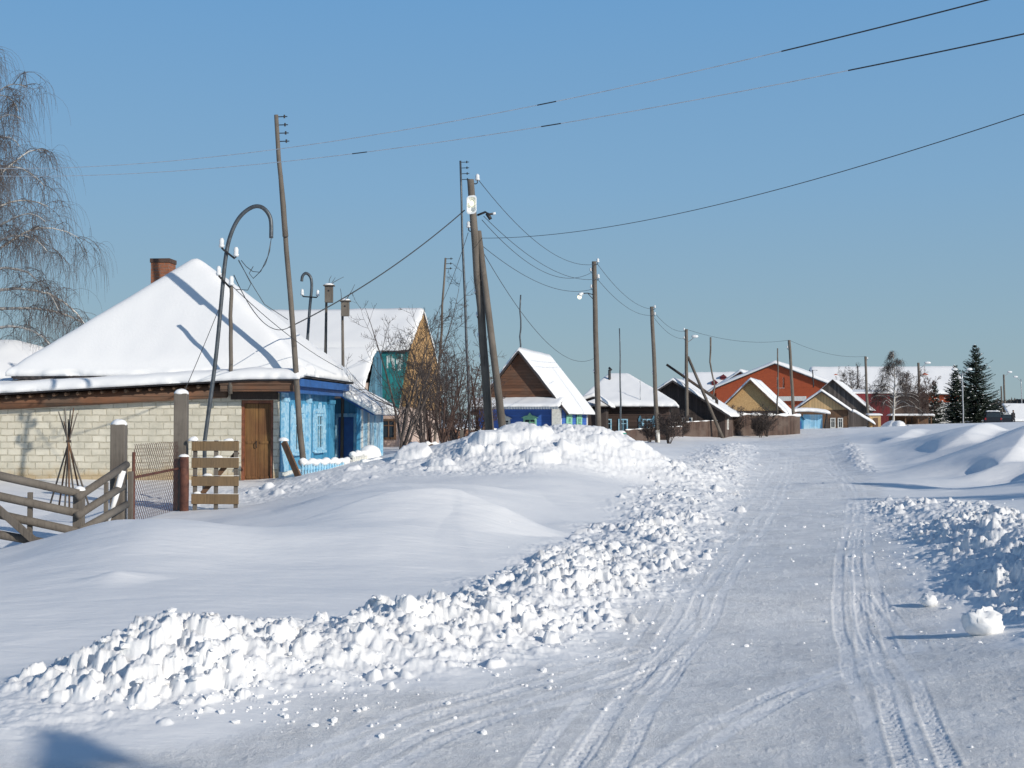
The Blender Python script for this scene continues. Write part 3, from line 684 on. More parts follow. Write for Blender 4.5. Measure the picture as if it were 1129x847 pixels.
for k in range(2):
    a = D0 + .075 + k * .33; l = MB(frontf(0)); l.box(a, a + .318, -.14, -.09, .03, 2.07)
    l.box(a + .04, a + .28, -.088, -.07, 1.1, 1.16); l.box(a + .04, a + .28, -.088, -.07, .25, .31)
    l.build('door_leaf', 'doorwood', dr)
l = MB(frontf(0)); l.tube([(D0 + .37, -.06, 1.0), (D0 + .37, -.03, 1.03), (D0 + .37, -.03, 1.13), (D0 + .37, -.06, 1.16)], .012, 6); l.build('handle', 'black', dr)
# brown plank hood above the door and log beam under the eave of the wall roof
m = MB(frontf(0))
bm_ = MB(frontf(0)); bm_.tube([(-15, .12, zt(-15) + .05), (-8, .12, zt(-8) + .06), (-1.30, .12, zt(-1.3) + .04)], [.21, .19, .18], 12)
bm_.build('log_beam', 'beam', hA, True)
rgn = random.Random(4)
for k in range(10, 46): m = MB(frontf(0)); m.tube([(-14.8 + k * .3, .02, zt(-14.8 + k * .3) + .19), (-14.8 + k * .3, .44, zt(-14.8 + k * .3) + .15)], .035 + rgn.random() * .012, 6); m.build('rafter_end', 'brownwood', hA)
m = MB(frontf(0)); m.box(-1.33, .42, -.25, .50, 2.36, 2.66); m.box(-1.34, .44, -.1, .53, 2.52, 2.70)
m.build('door_hood', 'beam', hA)
m = MB(frontf(0)); m.box(-1.2, -.05, -.30, .10, 2.17, 2.35); m.build('lintel', 'darkwood', hA)
hfA = lambda a, b: np.minimum(2.64 + .052 * np.minimum(a, -.6) + .14 * (b + .5), 5)
cap('wall_roof', -15.1, .45, -.55, .9, hfA, .05, hA, 'roofdark', 40, 6)
cap('wall_roof_snow', -15.1, .62, -.62, .95, lambda a, b: hfA(a, b) + .05, .24, hA, 'snow', 150, 26, .2, 5, .05)
# hip roof
xc, yc, zp = -3.1, 2.75, 5.75
def hipf(a, b, zc=zp, e=2.70, x0=-6.75, x1=.55, y0=-.1, y1=5.75):
    k1 = np.where(a > xc, (x1 - a) / (x1 - xc), (a - x0) / (xc - x0)); k2 = np.where(b > yc, (y1 - b) / (y1 - yc), (b - y0) / (yc - y0))
    k = np.minimum(k1, k2); kk = -np.log(np.exp(-k1 * 28) + np.exp(-k2 * 28)) / 28
    return e + (zc - e) * np.clip(kk, 0, .985)
cap('roof', -6.75, .55, -.1, 5.75, lambda a, b: hipf(a, b), .05, hA, 'roofdark', 41, 41)
cap('roof_snow', -6.85, .62, -.16, 5.85, lambda a, b: hipf(a, b) + .051, .30, hA, 'snow', 80, 80, .35, 2, .035)
m = MB(streetf(0)); m.box(-.05, 5.4, -.1, .50, 2.5, 2.68); m.box(-.05, 5.4, -.1, .34, 2.34, 2.50); m.build('eave_boarding', 'trimblue', hA)
def corrug(x0, n, st, y0, z0, z1):
    m = MB(); v = []; f = []
    for k in range(n + 1): dy = .02 * (k % 2); v += [(x0 + k * st, y0 - dy, z0 + dy), (x0 + k * st, y0 - dy, z1)]
    for k in range(n): f.append((2 * k, 2 * k + 2, 2 * k + 3, 2 * k + 1))
    m.add(v, f); return m
m = corrug(-6.7, 76, .095, -.12, 2.66, 2.76)
m.build('corrugated_edge', 'roofdark', hA)
ch = MB(); ch.box(-4.28, -3.78, 2.6, 3.1, 4.6, 5.88); co_ = ch.build('chimney', 'redbrick', hA)
ch = MB(); ch.box(-4.30, -3.76, 2.58, 3.12, 5.88, 5.99); ch.build('chimney_cap', 'soot', co_)
m = MB(streetf(0)); m.box(.0, 5.3, -.028, .02, .3, 2.42); m.build('blue_wall', 'blue', hA)
m = MB(streetf(0)); m.box(-.01, 5.32, -.028, .05, -.6, .42); m.build('plinth', 'white', hA)
for a, b in ((.003, .42), (2.35, 2.62), (4.75, 5.32)):
    m = MB(streetf(0)); m.box(a, b, .022, .10, .42, 2.40); m.box(a - .0, b, .022, .13, 2.12, 2.24); m.build('pilaster', 'lblue' if a < 3 else 'blue', hA)
for a in (1.10, 3.35):
    window(hA, streetf(.02), a, a + .75, .85, 1.85, 'lblue', .08, 'carved', 'lblue')
v = MB(frontf(0)); v.box(-9.15, -8.75, .0, .22, 1.62, 1.86); v.box(-9.05, -8.85, .22, .26, 1.68, 1.80); v.build('vent_box', 'greyroof', hA)
fw_ = window(hA, frontf(0), -10.7, -9.78, .9, 1.6, 'black', .07)
# ---- blue porch extension behind
ex, ey = XY(397, 35.4)
hE = root('blue_porch', 'low blue boarded porch with sloping snowy roof joined behind the brick house', 'porch', (ex, ey, 0), -R(TH))
m = MB(); m.box(-.1, 0, 0, 3.2, -.3, 2.02); m.box(-1.6, -.1, .6, .68, -.3, 2.3); m.box(-1.6, 0, 3.1, 3.2, -.3, 2.02); m.build('porch_wall', 'blue', hE)
m = MB(streetf(0)); m.box(0, 3.2, .002, .03, .2, 1.98)
m.build('street_boarding', 'sky_blue', hE)
for a in (0, .9, 1.9, 3.0): 
    m = MB(streetf(0)); m.box(a, a + .13, .032, .07, .2, 1.98); m.build('post_board', 'white' if a < 1.5 else 'lblue', hE)
m = MB(frontf(.6)); m.box(-.75, -.3, .002, .04, .2, 1.75); dd = m.build('door', 'trimblue', hE)
m = MB(frontf(.6)); m.box(-.84, -.76, .002, .07, .2, 1.86); m.box(-.30, -.22, .002, .07, .2, 1.86); m.box(-.84, -.22, .005, .08, 1.76, 1.86); m.build('door_casing', 'lblue', dd)
m = MB(frontf(.6)); m.box(-1.28, -1.0, .002, .03, 1.45, 1.70); m.build('notice_plate', 'white', hE)
m = MB(frontf(.6)); m.box(-1.2, -.98, .002, .05, .75, 1.2); mm = m.build('meter_box', 'white', hE)
m = MB(frontf(.6)); m.box(-1.15, -1.03, .052, .058, .82, 1.13); m.build('meter_glass', 'glass', mm)
hfE = lambda a, b: 2.03 - .55 * a
cap('roof', -1.65, .42, -.15, 3.5, hfE, .06, hE, 'trimblue', 8, 4)
cap('roof_snow', -1.65, .50, -.2, 3.55, lambda a, b: hfE(a, b) + .062, .26, hE, 'snow', 34, 40, .25, 9)
# ---- far left shed roof behind
sx_, sy_ = XY(14, 38)
sh = root('neighbour_shed', 'small snow roofed shed at the far left edge behind the brick house', 'shed', (sx_, sy_, 0), -R(4))
m = MB(); m.box(-6, 0, 0, 4, -.5, 2.9); m.build('wall', 'greyboards', sh)
hs = lambda a, b: 3.0 + .42 * np.minimum(b + .4, 4.4 - b) - .25 * np.maximum(a + .9, 0) ** 1.0
cap('roof', -6.4, .3, -.4, 4.4, hs, .05, sh, 'roofdark', 20, 20); cap('roof_snow', -6.4, .35, -.4, 4.4, lambda a, b: hs(a, b) + .05, .25, sh, 'snow', 40, 30, .5, 6)

# ---- house B : steep roof plane, ochre gable towards the street, teal dormer
bx, by = XY(465, 50)
THB = 10.0
hB = root('ochre_gable_house', 'large house with ochre gable, teal wall panel and long snowy roof behind the bare bushes', 'house', (bx, by, 0), -R(THB))
m = MB(); m.box(-11, -1.55, -3.2, 3.1, -.3, 3.1); m.box(-1.55, -.02, -2.05, 3.1, -.3, 3.1); m.build('wall', 'pink', hB)
m = MB(); m.prism([(-.25, a, b - .02) for a, b in [(-2.08, 2.2), (-2.08, 4.45), (0, 6.0), (1.9, 4.5), (3.25, 3.15), (3.25, 2.0)]], (.3, 0, 0)); m.build('gable', 'ochre', hB)
hb = lambda a, b: np.interp(b, [-4.0, -2.1, 0, 1.9, 3.6], [2.55, 4.5, 6.0, 4.5, 2.75])
cap('roof', -11.2, .08, -2.3, 3.6, hb, .06, hB, 'roofdark', 4, 40); cap('roof_snow', -11.2, .10, -2.33, 3.62, lambda a, b: hb(a, b) + .06, .16, hB, 'snow', 50, 44, .3, 12)
cap('lower_roof', -11.2, -1.30, -4.0, -2.29, lambda a, b: hb(a, b) - .003, .06, hB, 'roofdark', 4, 20); cap('lower_roof_snow', -11.2, -1.28, -4.05, -2.25, lambda a, b: hb(a, b) + .055, .16, hB, 'snow', 50, 24, .2, 13)
m = MB(); m.prism([(-1.05, -2.2, 2.1), (-.38, -2.2, 2.1), (.03, -2.2, 4.40), (-1.05, -2.2, 4.40)], (0, .09, 0)); dm = m.build('teal_panel', 'teal', hB)
m = MB(); m.prism([(-1.60, -2.45, 2.05), (-1.0, -2.35, 2.0), (-1.055, -2.3, 4.38), (-1.30, -2.3, 4.38)], (0, .16, 0)); m.build('faded_flank', 'steelblue', dm)
m = MB()
rg = random.Random(5)
for k in range(9):
    a = -.85 + k * .075 + rg.uniform(-.02, .02); z1 = 4.1 + rg.uniform(-.1, .1); m.box(a, a + rg.uniform(.03, .06), -2.212, -2.203, z1 - rg.uniform(.15, .5), z1)
m.build('paint_flakes', 'flake', dm)
window(hB, frontf(-2.05), -1.1, -.5, .9, 1.7, 'brownwood', .08)
window(hB, frontf(-3.2), -2.6, -1.9, .9, 1.7, 'brownwood', .08)

# ---- house C : brown gable, blue wall
hC = gable_house('brown_gable_house', 'small house with brown board gable and bright blue walls beside the leaning pole', 620, 68, 14, 4.8, 7.5, 2.45, 5.45, 'brownboards', 'blue_h', 'blue_h', oy=.42, ox=.4, t=.2, zb=0, seed=3, cat='house')
hp = lambda a, b: 2.30 + .30 * (b + 1.5)
cap('porch_roof', -5.0, .1, -1.5, -.03, hp, .05, hC, 'greyroof', 4, 4); cap('porch_snow', -5.05, .12, -1.55, -.05, lambda a, b: hp(a, b) + .05, .16, hC, 'snow', 40, 14, .2, 8)
m = corrug(-5.0, 68, .075, -1.57, 2.22, 2.36)
m.build('corrugated_edge', 'galv', hC)
m = MB(); m.box(-.52, -.02, -.35, -.03, -.3, 2.3); m.build('corner_post', 'white', hC)
m = MB(); m.box(-.07, .03, 7.2, 7.52, -.3, 2.43); m.build('corner_post', 'white', hC)
window(hC, frontf(0), -2.2, -1.45, 1.0, 1.75, 'mint', .1, 'carved')
window(hC, frontf(0), -3.6, -2.95, 1.0, 1.7, 'white', .1, 'carved')
for a in (1.2, 4.2): window(hC, streetf(.025), a, a + .9, .75, 1.85, 'mint', .12, 'carved', 'mint')
m = MB(); m.box(-1.75, -.55, -1.72, -1.66, -.1, 1.25); m.box(-1.8, -.5, -1.74, -1.64, 1.26, 1.32); gt = m.build('green_gate', 'greengate', None)
gt.parent = None; gt.name = 'garden_gate'; gt.location = hC.location; gt.rotation_euler = hC.rotation_euler; tag(gt, 'short green board gate in front of the bright blue house', 'gate')
# ---- house D : dark log house with hip roof
dx, dy = XY(738, 80)
hD = root('dark_log_house', 'dark log house with broad snowy hip roof and blue framed windows', 'house', (dx, dy, 0), -R(8))
m = MB(); m.box(-5.6, 0, 0, 7, -.3, 2.6); m.build('log_wall', 'logs', hD)
def hd(a, b):
    k1 = np.minimum((a + 6.1) / 2.0, (.5 - a) / 3.3); k2 = np.minimum((b + .6) / 3.6, (7.6 - b) / 3.6); k = np.minimum(k1, k2)
    return 2.45 + 2.0 * np.clip(k, 0, 1)
cap('roof', -6.1, .5, -.6, 7.6, hd, .05, hD, 'roofdark', 31, 31); cap('roof_snow', -6.15, .55, -.65, 7.65, lambda a, b: hd(a, b) + .05, .28, hD, 'snow', 60, 50, .3, 15)
for a in (-4.35, -3.3, -1.75): window(hD, frontf(0), a, a + .62, .75, 1.7, 'lblue', .08, 'plain', 'steelblue' if a > -2 else None)
m = MB(); m.tube([(-4.0, 2.2, 4.0), (-4.0, 2.2, 5.0)], .09, 8); m.tube([(-4.0, 2.2, 5.0), (-3.9, 2.2, 5.1)], .14, 8); m.build('stove_pipe', 'black', hD)
# small low annex with its own snow cap in front-left of the log house
ax_, ay_ = XY(668, 77)
an = root('log_annex', 'low snow capped annex between the blue house and the dark log house', 'annex', (ax_, ay_, 0), -R(8))
m = MB(); m.box(-2.6, 0, 0, 2.5, -.3, 2.3); m.build('wall', 'darkboards', an)
ha = lambda a, b: 2.3 + .75 * np.clip(np.minimum((a + 2.9) / 2.2, (.5 - a) / 1.2), 0, 1)
cap('roof', -2.9, .4, -.5, 2.6, ha, .05, an, 'roofdark', 24, 8); cap('roof_snow', -2.9, .42, -.52, 2.6, lambda a, b: ha(a, b) + .05, .25, an, 'snow', 34, 24, .3, 16)
# ---- house E
hE2 = gable_house('dark_gable_house', 'dark boarded house with broad low gable behind the braced utility pole', 799, 92, 16, 7.6, 7.5, 2.15, 4.55, 'darkboards', 'darkboards', 'fencebrown', oy=.6, ox=.5, t=.22, zb=0, seed=21)
window(hE2, streetf(.025), 1.2, 2.0, .9, 1.7, 'white', .1); window(hE2, frontf(0), -3.2, -2.4, 1.1, 1.8, 'white', .1)
# ---- house F
hF = gable_house('tan_gable_house', 'tan chipboard gabled house with steep snowy roof and brown barge boards', 862, 105, 17, 5.2, 8.5, 2.45, 5.0, 'ply', 'fencebrown', 'fencebrown', oy=.45, ox=.4, t=.22, zb=0, seed=22, roofmat='brownwood')
# ---- house G
hG = gable_house('plank_gable_shed', 'shed with pale plank gable and open lean-to beyond the blue hut', 934, 120, 16, 4.8, 8.0, 2.65, 4.35, 'tan', 'brownwood', 'brownwood', oy=.4, ox=.45, t=.25, zb=0.2, seed=23, cat='shed')
for a in (-1.6, -.9): window(hG, frontf(0), a, a + .5, .6, 1.6, 'white', .1)
m = MB(frontf(0)); m.box(-3.6, -2.6, .02, .07, -.1, 1.5); m.build('door', 'tan', hG)
cap('leanto_snow', .5, 2.6, -.4, 5, lambda a, b: 2.55 - .62 * a, .3, hG, 'snow', 24, 24, .3, 24)
# ---- blue hut with snow blob
ux, uy = XY(886, 112)
uh = root('blue_hut', 'small bright blue hut half buried under a thick snow cap', 'hut', (ux, uy, .2), -R(8))
m = MB(); m.box(-.75, 0, 0, 1.4, -.3, 1.5); m.prism([(-.75, 0, 1.5), (0, 0, 1.5), (-.375, 0, 1.95)], (0, 1.4, 0)); m.build('wall', 'blue', uh)
m = MB(); m.prism([(-.9, -.12, 1.42), (-.375, -.12, 2.05), (.15, -.12, 1.42), (-.375, -.12, 1.96)], (0, 1.6, 0)); m.build('roof', 'steelblue', uh)
m = MB(frontf(0)); m.box(-.55, -.2, .01, .05, .3, 1.3); m.build('door', 'trimblue', uh)
cap('snow_cap', -1.2, 2.4, .1, 2.6, lambda a, b: 1.62 + .55 * np.cos(np.clip((a - .3) / 2.6, -1, 1) * 1.2), .35, uh, 'snow', 30, 24, .5, 25)
m = MB(); m.box(.05, 1.75, .9, 1.0, -.3, 1.9); m.build('side_wall', 'sky_blue', uh)
m = MB(); m.prism([(1.8, .6, -.2), (2.5, .6, -.2), (2.15, .6, 2.0)], (0, 1, 0)); m.build('black_prop', 'darkwood', uh)
# ---- grey gable H
hH = gable_house('grey_barn', 'grey weathered barn gable rising behind the pale plank shed', 956, 138, 20, 7.4, 12, 2.9, 6.1, 'greyboards', 'greyboards', 'darkboards', oy=.3, ox=.3, t=.06, zb=0, seed=26, cat='barn', roofmat='darkboards')
# ---- school: big orange gables + long snowy roofs
gK = gable_house('orange_brick_hall', 'big orange brick hall with wide gable and small square window', 922, 190, 20, 18.5, 34, 6.6, 10.3, 'orange', 'orange', 'orange', oy=.5, ox=.5, t=.55, zb=0, seed=27, cat='hall')
window(gK, frontf(0.03), -9.0, -7.8, 6.5, 8.2, 'white', .3)
m = MB(frontf(0)); m.box(-10.5, -4.5, .04, .6, 4.5, 5.2); m.build('white_canopy', 'white', gK)
gJ = gable_house('orange_brick_wing', 'lower orange brick wing with half gable left of the big orange hall', 858, 206, 20, 12.4, 20, 5.6, 9.6, 'orange', 'orange', 'orange', oy=.4, ox=.4, t=.5, zb=0, seed=28, cat='hall')
for a in (-9.6, -8.2): window(gJ, frontf(0.03), a, a + .7, 2.4, 3.9, 'white', .18)
m = MB(frontf(0)); m.box(-7, -1.2, .04, .6, 4.0, 4.6); m.build('white_canopy', 'white', gJ)
x0_, y0_ = XY(820, 222)
rJ = root('long_roofed_block', 'long snow roofed block with red roof hatches behind the orange wing', 'building', (x0_, y0_, 0), -R(10))
m = MB(); m.box(-10.5, 12, 0, 12, 0, 6.2); m.build('wall', 'orange', rJ)
hj = lambda a, b: 5.6 + .75 * np.minimum(b + .5, 12.5 - b) * .9
cap('roof', -11, 12, -.5, 12.5, hj, .1, rJ, 'roofdark', 4, 20); cap('roof_snow', -11, 12, -.5, 12.5, lambda a, b: hj(a, b) + .1, .5, rJ, 'snow', 50, 30, .5, 30)
for a, b, z in ((-5.2, 2.5, 7.6), (-3.6, 4.0, 8.6), (2, 3, 8)):
    m = MB(); m.box(a - .45, a + .45, b - .6, b + 1.5, z - .9, z + .7); m.prism([(a - .7, b - .8, z + .7), (a + .7, b - .8, z + .7), (a, b - .8, z + 1.3)], (0, 2.4, 0)); m.build('roof_hatch', 'maroon' if a < 0 else 'orange', rJ)
# long block K2, right of hall
x0_, y0_ = XY(1062, 215)
rK = root('long_snow_roof_school', 'long low school with pale wall and wide snowy roof behind the birch and spruces', 'school', (x0_, y0_, 0), -R(6))
m = MB(); m.box(-24.5, 0, 0, 14, 0, 6.0); m.build('wall', 'palewall', rK)
m = MB(frontf(0)); m.box(-24.4, 0, .01, .08, 4.6, 5.9); m.build('red_band', 'orange', rK)
hk = lambda a, b: 5.9 + .62 * np.minimum(b + .8, 15 - b)
cap('roof', -25.2, .6, -.8, 15, hk, .1, rK, 'roofdark', 4, 20); cap('roof_snow', -25.2, .6, -.8, 15, lambda a, b: hk(a, b) + .1, .5, rK, 'snow', 60, 30, .5, 31)
for a, z in ((-21, 9.3), (-5.5, 9.4)):
    m = MB(); m.box(a - .45, a + .45, 4.2, 6, z - .9, z + .1); m.prism([(a - .7, 4.1, z + .1), (a + .7, 4.1, z + .1), (a, 4.1, z + .5)], (0, 2, 0)); m.build('dormer', 'orange', rK)
for a, z in ((-19, 8.4), (-17, 8.1)):
    m = MB(); m.box(a - .4, a + .4, 3.2, 4.2, z - .6, z + .5); m.build('roof_vent', 'roofdark', rK)
for k in range(7): window(rK, frontf(.03), -23 + k * 3.2, -21.8 + k * 3.2, 1.8, 3.6, 'white', .15)
# maroon siding building + low carport + hut
x0_, y0_ = XY(981, 146)
t_ = root('maroon_shed', 'maroon metal sided shed behind the thin grey pole', 'shed', (x0_, y0_, 0), -R(8))
m = MB(); m.box(-4.6, 0, 0, 5, 0, 4.7); m.build('wall', 'maroon', t_); cap('roof_snow', -4.7, .1, -.1, 5.1, lambda a, b: 4.71 + .08 * b, .2, t_, 'snow', 20, 16)
x0_, y0_ = XY(1024, 152)
t_ = root('brown_board_barn', 'dark brown board barn standing behind the bare birch', 'barn', (x0_, y0_, 0), -R(8))
m = MB(); m.box(-4.9, 0, 0, 5, 0, 4.4); m.build('wall', 'fencebrown', t_); cap('roof', -5, .1, -.2, 5.2, lambda a, b: 4.41 + .1 * b, .12, t_, 'darkboards', 6, 6)
x0_, y0_ = XY(1027, 138)
t_ = root('low_carport', 'low open shelter with flat snowy roof and yellow boards below the birch', 'shelter', (x0_, y0_, .6), -R(6))
for a in (-4.3, -2.9, -1.5, -.1):
    m = MB(); m.box(a, a + .14, 0, .14, -.5, 1.35); m.build('post', 'brownwood', t_)
m = MB(); m.box(-4.3, 0, 1.8, 1.9, -.5, 1.35); m.build('back_wall', 'brownwood', t_)
m = MB(); m.box(-4.25, -1.7, .02, .08, -.5, .42); m.build('yellow_board', 'yellow', t_)
cap('roof', -4.5, .3, -.3, 2.0, lambda a, b: 1.36 + 0 * a, .1, t_, 'brownwood', 4, 4); cap('roof_snow', -4.5, .3, -.3, 2.0, lambda a, b: 1.46 + 0 * a, .22, t_, 'snow', 30, 16)
x0_, y0_ = XY(971, 124)
t_ = root('tiny_outhouse', 'tiny wooden outhouse with snow cap beside the thin grey pole', 'outhouse', (x0_, y0_, .6), -R(6))
m = MB(); m.box(-1.1, 0, 0, 1, -.5, 1.45); m.build('wall', 'tan', t_); m = MB(frontf(0)); m.box(-.75, -.3, .005, .04, -.2, 1.2); m.build('door', 'brownwood', t_)
cap('roof_snow', -1.25, .15, -.15, 1.1, lambda a, b: 1.46 + .08 * b, .16, t_, 'snow', 14, 12)
for i, (px, Y, a, hgt) in enumerate(((985, 122, .95, .75), (1000, 126, .7, .3))):
    x, y = XY(px, Y); m = MB(); m.blob((0, 0, 0), (a, 1.3, hgt), 40 + i, 18, 12, .22); o = m.build('snow_heap', 'snow', smooth=True); o.location = (x, y, .75)
    tag(o, ['tall snow heap right of the tiny wooden outhouse', 'low snow heap in front of the yellow boards of the shelter'][i], 'snow heap')

# ================================================================ trees and bushes
def rv(rg, s=1.0): return Vector((rg.gauss(0, s), rg.gauss(0, s), rg.gauss(0, s)))
def limb(rg, p, d, L, r0, r1, n, wander, droop=0.0):
    """a wandering tapered path; droop pulls its direction down (or up when negative)"""
    pts = [Vector(p)]; dd = Vector(d).normalized(); rr = [r0]
    for i in range(n):
        dd = (dd + rv(rg, wander) + Vector((0, 0, -droop * (i + 1) / n))).normalized()
        pts.append(pts[-1] + dd * L / n); rr.append(r0 + (r1 - r0) * (i + 1) / n)
    return pts, rr
def bare_tree(name, label, x, y, h, seed, spread=.5, trunks=1, mats=('bark', 'twig'), r0=.06, up=.5, levels=3, group=None, twig_r=.006, cat='tree', zb=None, dens=1.0, base=.15):
    rg = random.Random(seed); z = gz(x, y) if zb is None else zb
    t = root(name, label, cat, (x, y, z - .05), 0, group); tm = MB(); cm = MB()
    for k in range(trunks):
        a = rg.uniform(0, 6.28); tl = rg.uniform(.0, .12) if trunks == 1 else rg.uniform(.15, .55) * spread
        d = Vector((math.cos(a) * tl, math.sin(a) * tl, 1)); L = h * rg.uniform(.7, 1) if trunks > 1 else h
        tr0 = r0 * rg.uniform(.5, 1) if trunks > 1 else r0
        pts, rr = limb(rg, (rg.uniform(-.1, .1) * (trunks > 1), rg.uniform(-.1, .1) * (trunks > 1), 0), d, L, tr0, twig_r, 9, .05, -.05)
        tm.tube(pts, rr, 6)
        def grow(pts, rr, L, lev):
            nb = int((11 if lev == levels else 7) * dens)
            for i in range(nb):
                f = rg.uniform(base if lev == levels else .2, .97); k0 = f * (len(pts) - 1); j = min(int(k0), len(pts) - 2); q = pts[j].lerp(pts[j + 1], k0 - j)
                dd = (pts[j + 1] - pts[j]).normalized(); side = rv(rg).normalized(); side = (side - dd * side.dot(dd)).normalized()
                nd = (dd * rg.uniform(.5, 1.0) + side * rg.uniform(.5, 1.1) * (.6 + spread) + Vector((0, 0, up * .3))).normalized()
                l2 = L * rg.uniform(.28, .5) * (1.15 - f * .5); ra = max(twig_r, rr[j] * .42)
                p2, r2 = limb(rg, q, nd, l2, ra, twig_r * .5, 5 if lev > 1 else 3, .06, -up * .3)
                cm.tube(p2, r2, 4 if lev > 1 else 3, cap=False)
                if lev > 1: grow(p2, r2, l2, lev - 1)
        grow(pts, rr, L, levels)
    tm.build('trunk', mats[0], t, True); cm.build('crown', mats[1], t, True)
    return t
def weeping_birch(name, label, x, y, h, seed, limbs, twigL=1.9, nl=16, mats=('birch', 'twig'), tr=.22, group=None, hang=12, wr=.0075, lean=0):
    rg = random.Random(seed); z = gz(x, y); t = root(name, label, 'tree', (x, y, z - .1), 0, group); tm = MB(); lm = MB(); cm = MB()
    pts, rr = limb(rg, (0, 0, 0), (lean, 0, 1), h, tr, .02, 14, .025, -.02); tm.tube(pts, rr, 10)
    specs = list(limbs)
    for k in range(nl):
        f = rg.uniform(.22, .97); a = rg.uniform(0, 6.28); specs.append((f, math.cos(a), math.sin(a), rg.uniform(.5, 1.1), (1.15 - f) * h * .42))
    for (f, ax, ay, az, L) in specs:
        k0 = f * (len(pts) - 1); j = min(int(k0), len(pts) - 2); q = pts[j].lerp(pts[j + 1], k0 - j)
        p2, r2 = limb(rg, q, (ax, ay, az), L, max(.02, rr[j] * .42), .012, 9, .09, .32); lm.tube(p2, r2, 6, cap=False)
        for m_ in range(int(4 + L * 2.2)):
            k1 = rg.uniform(.2, 1) * (len(p2) - 1); jj = min(int(k1), len(p2) - 2); q1 = p2[jj].lerp(p2[jj + 1], k1 - jj)
            d1 = (p2[jj + 1] - p2[jj]).normalized() + rv(rg, .55) + Vector((0, 0, .25)); l1 = rg.uniform(.5, 1.5) * min(1, L / 2.5)
            p3, r3 = limb(rg, q1, d1, l1, .012, wr, 6, .12, .6); cm.tube(p3, r3, 3, cap=False)
            for w_ in range(hang):
                k2 = rg.uniform(.15, 1) * (len(p3) - 1); j2 = min(int(k2), len(p3) - 2); q2 = p3[j2].lerp(p3[j2 + 1], k2 - j2)
                d2 = Vector((rg.gauss(0, .45), rg.gauss(0, .45), rg.uniform(-.6, .3)))
                p4, r4 = limb(rg, q2, d2, twigL * rg.uniform(.3, 1.0), wr * .8, wr * .4, 6, .05, 1.1); cm.tube(p4, r4, 3, cap=False)
    tm.build('trunk', mats[0], t, True); lm.build('limb', mats[0], t, True); cm.build('twigs', mats[1], t, True)
    return t
bx_, by_ = XY(-52, 41)
weeping_birch('weeping_birch', 'tall bare weeping birch with hanging twigs at the left edge behind the brick house', bx_, by_, 14.2, 3,
    [(.50, 1, -.1, .75, 3.8), (.62, 1, .1, .9, 3.4), (.40, 1, .05, .30, 4.9), (.44, 1, -.3, .38, 4.3), (.36, .95, .3, .22, 5.0), (.30, 1, -.2, .25, 4.3), (.55, .9, .3, 1.0, 3.0), (.72, .8, -.2, 1.2, 2.8), (.80, .6, .1, 1.4, 2.6), (.66, .8, -.3, .7, 3.0), (.48, .9, -.4, .5, 3.6)], 2.0, 16, hang=17, wr=.0058, mats=('birch', 'birchtwig'))
# bare shrub in front of the ochre house, bushes around the snow pile
def at_px(px, Y): return XY(px, Y)
for i, (px, Y, h, sd_, sp, tr_, lab, mt, base_) in enumerate((
    (444, 33.5, 4.7, 31, .75, 6, 'bare many stemmed bush with dark stems just right of the blue porch', ('bark', 'twig'), .2),
    (468, 36, 3.5, 33, .8, 7, 'lower tangled bare bush right beside the many stemmed bush', ('twig', 'twig'), .1),
    (487, 38.5, 3.4, 34, .8, 8, 'reddish brown bare bush left of the leaning double pole', ('redtwig', 'redtwig'), .1),
    (508, 40, 4.0, 35, .8, 8, 'grey brown bare bush behind the leaning double pole', ('twig', 'twig'), .1),
    (528, 39, 3.0, 36, .9, 8, 'dense reddish bush touching the foot of the leaning double pole', ('redtwig', 'redtwig'), .1),
    (474, 44, 3.2, 37, .9, 7, 'bare bush against the ochre gable house', ('redtwig', 'twig'), .1),
    (498, 46, 3.4, 38, .9, 7, 'bare bush farther back between ochre house and leaning pole', ('twig', 'twig'), .1))):
    x, y = XY(px, Y); bare_tree('bare_bush', lab, x, y, h, sd_, sp, tr_, mt, .045, .45, 3, 'bare bushes behind the snow pile', .0048 if Y < 37 else .0065, 'bush', None, .85 if i < 2 else .68, base_)
for i, (px, Y, h, sd_, lab) in enumerate(((737, 72, 2.0, 41, 'pale twiggy bush in front of the dark log house'), (716, 74, 1.5, 42, 'low twiggy bush left of the tall grey pole'), (752, 86, 1.8, 43, 'small bush at the wall of the dark gable house'),
                                    (812, 98, 2.4, 44, 'bare bush in front of the tan gable'), (846, 99, 2.6, 45, 'bare bush at the right corner of the tan gabled house'), (838, 97, 2.0, 46, 'low bare bush in front of the brown fence'))):
    x, y = XY(px, Y); bare_tree('small_bush', lab, x, y, h, sd_, .9, 7, ('twig', 'twig'), .035, .4, 2, 'bushes in front of the far houses', .012, 'bush', None, 1.4)
x, y = XY(985, 132)
weeping_birch('bare_birch', 'bare pale stemmed birch in front of the long snow roofed school', x, y, 8.3, 51, [(.3, 1, 0, .9, 3.2), (.3, -1, 0, .9, 3.0), (.4, 1, .2, 1, 3), (.4, -1, .2, 1, 3), (.5, .8, 0, 1.2, 2.4), (.5, -.8, 0, 1.2, 2.4)], 1.0, 34, tr=.14, hang=11, wr=.011)
for i, (px, Y, h, sd_, mt, lab) in enumerate(((1003, 140, 6.6, 52, 'redtwig', 'reddish bare tree right behind the bare birch'), (946, 175, 9.5, 53, 'twig', 'bare tree crown above the roof of the school left of the grey pole'), (926, 180, 8.8, 54, 'twig', 'smaller bare tree crown above the grey barn'), (1018, 145, 5.4, 55, 'redtwig', 'low reddish tree left of the lamp pole by the spruces'))):
    x, y = XY(px, Y); bare_tree('bare_tree', lab, x, y, h, sd_, .75, 2, ('bark', mt), .11, .6, 3, 'bare trees among the far buildings', .012, 'tree', 0.8, 1.5, .15)
